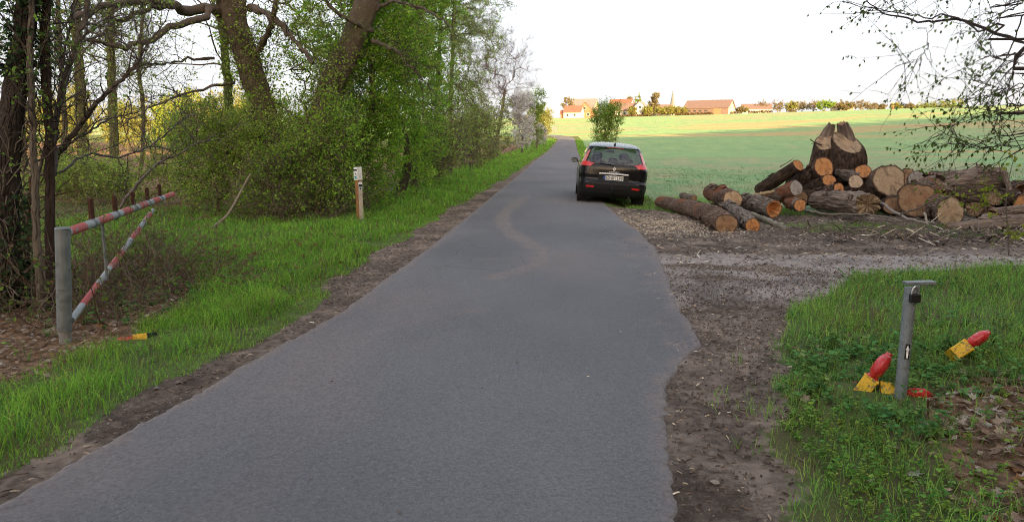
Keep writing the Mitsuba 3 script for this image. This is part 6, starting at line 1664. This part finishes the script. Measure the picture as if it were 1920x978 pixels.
    x, y = scatter(rng, -4.4, -2.1, 2.9, 24, 330, lambda x, y: dirt(x, y) * (.2 + .8 * n2(x, y, 1.5, 94)) * np.clip(12 / y, .2, 1))
    slivers(x, y, rng.uniform(.01, .06, len(x)), rng.uniform(.005, .016, len(x)), rng.uniform(.002, .007, len(x)), br, (.38, .30, .27, .045, .005))
    x, y = scatter(rng, .4, 2.6, 5.6, 13, 60, lambda x, y: (1 - off_road(x, y, 0)) * sm(.7, 1.5, x) * n2(x, y, 1.7, 92) * 1.4)
    slivers(x, y, rng.uniform(.008, .05, len(x)), rng.uniform(.004, .012, len(x)), rng.uniform(.002, .006, len(x)), br, (.4, .25, .2, .1, .05))
    x, y = scatter(rng, -2.2, 1.0, 3, 18, 1.2, lambda x, y: (1 - off_road(x, y, 0)))
    slivers(x, y, rng.uniform(.008, .04, len(x)), rng.uniform(.004, .012, len(x)), rng.uniform(.002, .006, len(x)), br, (.4, .25, .2, .1, .05))
    m = cat(S); stuff('wood_chips', m[:2], 'wood', 'wood chips, bark scraps and splinters strewn over the bare earth', 'wood chips', color=m[2])
    # stones
    o = trimesh.creation.icosphere(0, 1.0); ov, of = np.asarray(o.vertices), np.asarray(o.faces)
    xs, ys_ = [], []
    for a in ((-3.6, -2.0, 2.9, 14, 90), (.5, 4.0, 2.9, 10.5, 60), (1, 8, 10, 13.5, 30)):
        x, y = scatter(rng, *a, lambda x, y: dirt(x, y) * n2(x, y, 2.0, 93)); xs.append(x); ys_.append(y)
    x, y = np.concatenate(xs), np.concatenate(ys_); n = len(x); sz = .003 + np.minimum(rng.exponential(.005, n), .018)
    jit = 1 + .22 * rng.standard_normal((n, len(ov), 1))
    v = ov[None] * jit * (sz[:, None, None] * np.array([1.2, 1, .6])); th = rng.uniform(0, 6.28, n)
    v = np.stack([v[..., 0] * np.cos(th)[:, None] - v[..., 1] * np.sin(th)[:, None], v[..., 0] * np.sin(th)[:, None] + v[..., 1] * np.cos(th)[:, None], v[..., 2]], -1) + np.stack([x, y, height(x, y) + sz * .25], 1)[:, None]
    c = np.array([(.15, .13, .115), (.11, .095, .085), (.22, .195, .17)])[rng.integers(0, 3, n)]
    stuff('gravel', (v.reshape(-1, 3), (of[None] + (np.arange(n) * len(ov))[:, None, None]).reshape(-1, 3)), 'wood', 'small stones on the bare earth along the lane', 'gravel', color=np.repeat(c, len(ov), 0))
    # fallen twigs and brush before the pile
    n = 320
    x, y = rng.uniform(4.0, 11, n), rng.normal(14.0, .8, n)
    P = np.stack([x, y, height(x, y) + rng.uniform(.01, .12, n)], 1)
    D = randdir(rng, n) * [1, 1, .18]
    N, R = sprout(rng, P, D, rng.uniform(.25, 1.3, n), rng.uniform(.003, .009, n), 5, .2, -.02); N[..., 2] = np.maximum(N[..., 2], height(N[..., 0], N[..., 1]) + .006)
    m1 = twig_mesh(N, R, 4)
    n = 170
    x, y = np.concatenate([rng.uniform(-3.5, -2.3, 60), rng.uniform(.8, 4.2, 110)]), np.concatenate([rng.uniform(3, 12, 60), rng.uniform(3, 9.5, 110)])
    k = off_road(x, y, 0) > 0; x, y = x[k], y[k]; n = len(x)
    N, R = sprout(rng, np.stack([x, y, height(x, y) + .008], 1), randdir(rng, n) * [1, 1, .05], rng.uniform(.06, .35, n), rng.uniform(.0015, .004, n), 5, .2, 0); N[..., 2] = height(N[..., 0], N[..., 1]) + .008
    m2 = twig_mesh(N, R, 4)
    mm = cat([(*m1, flat(len(m1[0]), (.15, .12, .10), rng, .3)), (*m2, flat(len(m2[0]), (.12, .09, .07), rng, .3))])
    stuff('fallen_twigs', mm[:2], 'wood', 'thin fallen twigs scattered before the log pile and on the verges', 'twigs', color=mm[2])


litter()


def brambles():
    """Brown bramble heap between barrier bar and clearing."""
    rng = np.random.default_rng(110)
    n = 540; x = rng.normal(-5.1, .8, n); y = rng.normal(8.7, .95, n)
    P = np.stack([x, y, height(x, y)], 1)
    N, R = sprout(rng, P, np.array([0, 0, .75]) + randdir(rng, n), rng.uniform(.2, .95, n), rng.uniform(.002, .006, n), 8, .25, -.09); N[..., 2] = np.maximum(N[..., 2], height(N[..., 0], N[..., 1]) + .01)
    m1 = twig_mesh(N, R, 4); k = thing('bramble_heap', 'brown heap of bramble canes with rusty dead leaves beyond the barrier brace', 'brambles')
    put(k, 'canes', m1, 'wood', smooth=True, color=np.repeat(np.array([(.14, .10, .07), (.10, .06, .045), (.19, .15, .11)])[rng.integers(0, 3, n)], len(m1[0]) // n, 0))
    j = rng.integers(0, n, 2600); q = N[j, rng.integers(2, 9, 2600)]
    c = np.array([(.21, .115, .055), (.19, .13, .08), (.12, .17, .05), (.28, .20, .13)])[rng.choice(4, 2600, p=(.3, .3, .2, .2))] * (1 + .2 * rng.standard_normal((2600, 1)))
    lv = leaf_mesh(q, rng.uniform(.02, .055, 2600), randdir(rng, 2600), randdir(rng, 2600) + [0, 0, .5], np.clip(c, .01, .5), .65, .3, 6)
    put(k, 'leaves', lv[:2], 'leaf', color=lv[2])
    # a fallen pale branch in the clearing
    b = tube(curve([(-7.02, 13.60, -0.16), (-6.86, 13.90, 0.02), (-6.69, 14.20, 0.24), (-6.48, 14.40, 0.69), (-6.31, 14.50, 1.03)], 20), np.linspace(.035, .018, 20), 8, True, .12)
    single('fallen_branch', b, 'wood', 'pale fallen branch leaning up into the bush left of the forked tree', 'branch', smooth=True, color=flat(len(b[0]), (.22, .19, .15), rng, .1))


brambles()

# ---------------------------------------------------------------- the hornbeam on the right whose boughs hang into the picture, and the sapling by the logs
def overhang():
    rng = np.random.default_rng(500)
    k = thing('overhanging_tree', 'tree at the right edge whose thin dark leafy boughs hang into the sky', 'tree')
    t = curve([(6.2, 3.0, -.1), (6.1, 3.1, 1.6), (6.2, 3.2, 3.4), (6.4, 3.2, 6.5)], 20)
    m = tube(t, np.linspace(.19, .10, 20), 18, True, .12, 5)
    put(k, 'trunk', m, 'bark', smooth=True, color=flat(len(m[0]), (.10, .09, .075), rng, .1), uv=np.vstack([tube_uv((m[0][:-2],), 18, .16, t), [[0, 0], [0, 0]]]))
    J = lambda z: (6.15, 3.15, z)
    B = [([J(2.9), (3.15, 4.90, 2.16), (2.85, 5.00, 2.30), (2.73, 5.10, 2.37), (2.55, 5.20, 2.47), (2.41, 5.30, 2.47), (2.30, 5.40, 2.51), (2.17, 5.50, 2.57), (2.10, 5.60, 2.66)], .022, .0035),
         ([J(2.9), (2.94, 4.80, 2.33), (2.71, 5.00, 2.41), (2.63, 5.10, 2.39), (2.51, 5.20, 2.49), (2.35, 5.30, 2.51), (2.26, 5.40, 2.54), (2.12, 5.50, 2.59), (1.93, 5.60, 2.66)], .012, .002),
         ([J(2.7), (2.87, 4.60, 2.10), (2.68, 4.70, 2.21), (2.63, 4.80, 2.19), (2.53, 4.90, 2.20)], .010, .003),
         ([J(2.8), (2.82, 4.60, 2.43), (2.67, 4.70, 2.43), (2.68, 4.80, 2.31), (2.73, 5.00, 2.17), (2.69, 5.10, 2.05), (2.70, 5.20, 1.93), (2.64, 5.30, 1.84), (2.56, 5.40, 1.72)], .012, .002),
         ([J(2.5), (2.92, 4.60, 1.92), (2.72, 4.70, 2.02), (2.67, 4.80, 2.01), (2.62, 4.90, 2.03), (2.55, 5.00, 2.11)], .009, .002),
         ([J(2.3), (2.89, 4.50, 1.89), (2.67, 4.60, 1.90), (2.65, 4.80, 1.89), (2.57, 4.90, 1.84), (2.52, 5.00, 1.83), (2.47, 5.10, 1.73)], .008, .002),
         ([J(2.2), (2.81, 4.40, 1.76), (2.63, 4.50, 1.73), (2.59, 4.60, 1.69), (2.55, 4.80, 1.65), (2.47, 4.90, 1.67), (2.40, 5.00, 1.71)], .008, .002),
         ([J(2.2), (2.75, 4.30, 1.72), (2.58, 4.40, 1.67), (2.51, 4.50, 1.64), (2.41, 4.60, 1.66), (2.40, 4.80, 1.68)], .006, .002),
         ([J(3.0), (2.88, 4.80, 2.55), (2.75, 4.90, 2.52), (2.70, 5.00, 2.48), (2.63, 5.00, 2.49)], .012, .003),
         ([J(2.8), (2.45, 5.30, 2.55), (2.40, 5.30, 2.40), (2.40, 5.30, 2.31), (2.37, 5.40, 2.24), (2.33, 5.50, 2.23)], .006, .0016),
         ([J(3.2), (2.92, 5.00, 2.74), (2.69, 5.20, 2.69), (2.42, 5.40, 2.67), (2.15, 5.60, 2.74)], .014, .003),
         ([J(2.6), (2.76, 4.50, 2.21), (2.61, 4.60, 2.18), (2.63, 4.70, 2.08), (2.70, 4.90, 1.97)], .009, .002),
         ([J(2.1), (2.77, 4.40, 1.87), (2.61, 4.50, 1.85), (2.55, 4.50, 1.85)], .009, .006)]
    parts, T1 = [], []
    for j, (p, a, b) in enumerate(B):
        if j == 9:
            p = p[1:]
        c = curve(p, 30); c[2:-1] += rng.normal(0, .006, (27, 3))
        m = tube(c, np.linspace(a * (.72 if j < 2 else .42), b, 30), 6); parts.append((*m, flat(len(m[0]), (.045, .036, .030), rng, .1))); T1.append(c[8:])
    T1 = np.stack([q[:22] for q in T1])
    n1 = 130
    P, D = off(rng, T1, n1, .8, -.05, .1); D[:, 1] *= .6
    N, R = sprout(rng, P, D + np.array([-.5, 0, 0]), rng.uniform(.15, .55, n1), .0026, 7, .17, -.03); m1 = twig_mesh(N, R, 4)
    n2_ = 330
    N2, R2 = sprout(rng, *off(rng, N, n2_, .7, -.05, .1), rng.uniform(.08, .25, n2_), .0016, 5, .17, -.03); m2 = twig_mesh(N2, R2, 3)
    mm = cat([*parts, (*m1, flat(len(m1[0]), (.05, .04, .033), rng, .1)), (*m2, flat(len(m2[0]), (.055, .042, .035), rng, .1))])
    put(k, 'boughs', mm[:2], 'wood', smooth=True, color=mm[2])
    q, d = [], []
    for NN, cnt in ((N, 600), (N2, 900)):
        i = rng.integers(0, len(NN), cnt); s = rng.integers(1, NN.shape[1], cnt)
        q.append(NN[i, s]); d.append(NN[i, s] - NN[i, s - 1])
    q, d = np.vstack(q), unit(np.vstack(d))
    ax = unit(d * .5 + randdir(rng, len(q)) * .6 + np.array([0, 0, -.75]))
    lv = leaf_mesh(q, rng.uniform(.013, .030, len(q)), ax, randdir(rng, len(q)) + np.array([0, -.4, .2]), flat(len(q), (.10, .155, .035), rng, .25), .55, .45, 6)
    put(k, 'leaves', lv[:2], 'leaf', color=lv[2])


overhang()


def sapling():
    rng = np.random.default_rng(520)
    k = thing('sapling', 'thin sapling with bright yellow-green young leaves in front of the right end of the logs', 'sapling')
    st = curve([(6.72, 11.60, -0.06), (6.66, 11.60, 0.37), (6.59, 11.60, 0.77), (6.60, 11.60, 1.17), (6.71, 11.70, 1.52)], 18)
    side = [[(6.65, 11.60, 0.45), (6.35, 11.50, 0.68), (6.02, 11.40, 0.84), (5.77, 11.30, 0.80), (5.58, 11.30, 0.90)], [(6.61, 11.60, 0.69), (6.39, 11.50, 0.89), (6.19, 11.40, 0.96)], [(6.63, 11.60, 0.61), (6.89, 11.60, 0.77), (7.15, 11.60, 0.83)],
            [(6.69, 11.60, 0.16), (6.73, 11.50, 0.30), (6.50, 11.40, 0.13)], [(6.60, 11.60, 1.01), (6.91, 11.70, 1.08), (7.11, 11.70, 1.04)]]
    parts = [tube(st, np.linspace(.011, .004, 18), 6)] + [tube(curve(s, 12), np.linspace(.006, .002, 12), 5) for s in side]
    T1 = np.stack([curve(s, 12) for s in side] + [st[6:]])
    N, R = sprout(rng, *off(rng, T1, 46, .8, .1), rng.uniform(.1, .35, 46), .002, 5, .2, 0); parts.append(twig_mesh(N, R, 4))
    m = cat(parts); put(k, 'stem', m, 'wood', smooth=True, color=flat(len(m[0]), (.12, .10, .08), rng, .1))
    i = rng.integers(0, 46, 300); q = N[i, rng.integers(2, 6, 300)]
    lv = leaf_mesh(q + rng.normal(0, .02, q.shape), rng.uniform(.03, .065, 300), randdir(rng, 300), randdir(rng, 300) + [0, -.3, .6], flat(300, (.22, .27, .035), rng, .2), .85, .25, 6)
    put(k, 'leaves', lv[:2], 'leaf', color=lv[2])


sapling()
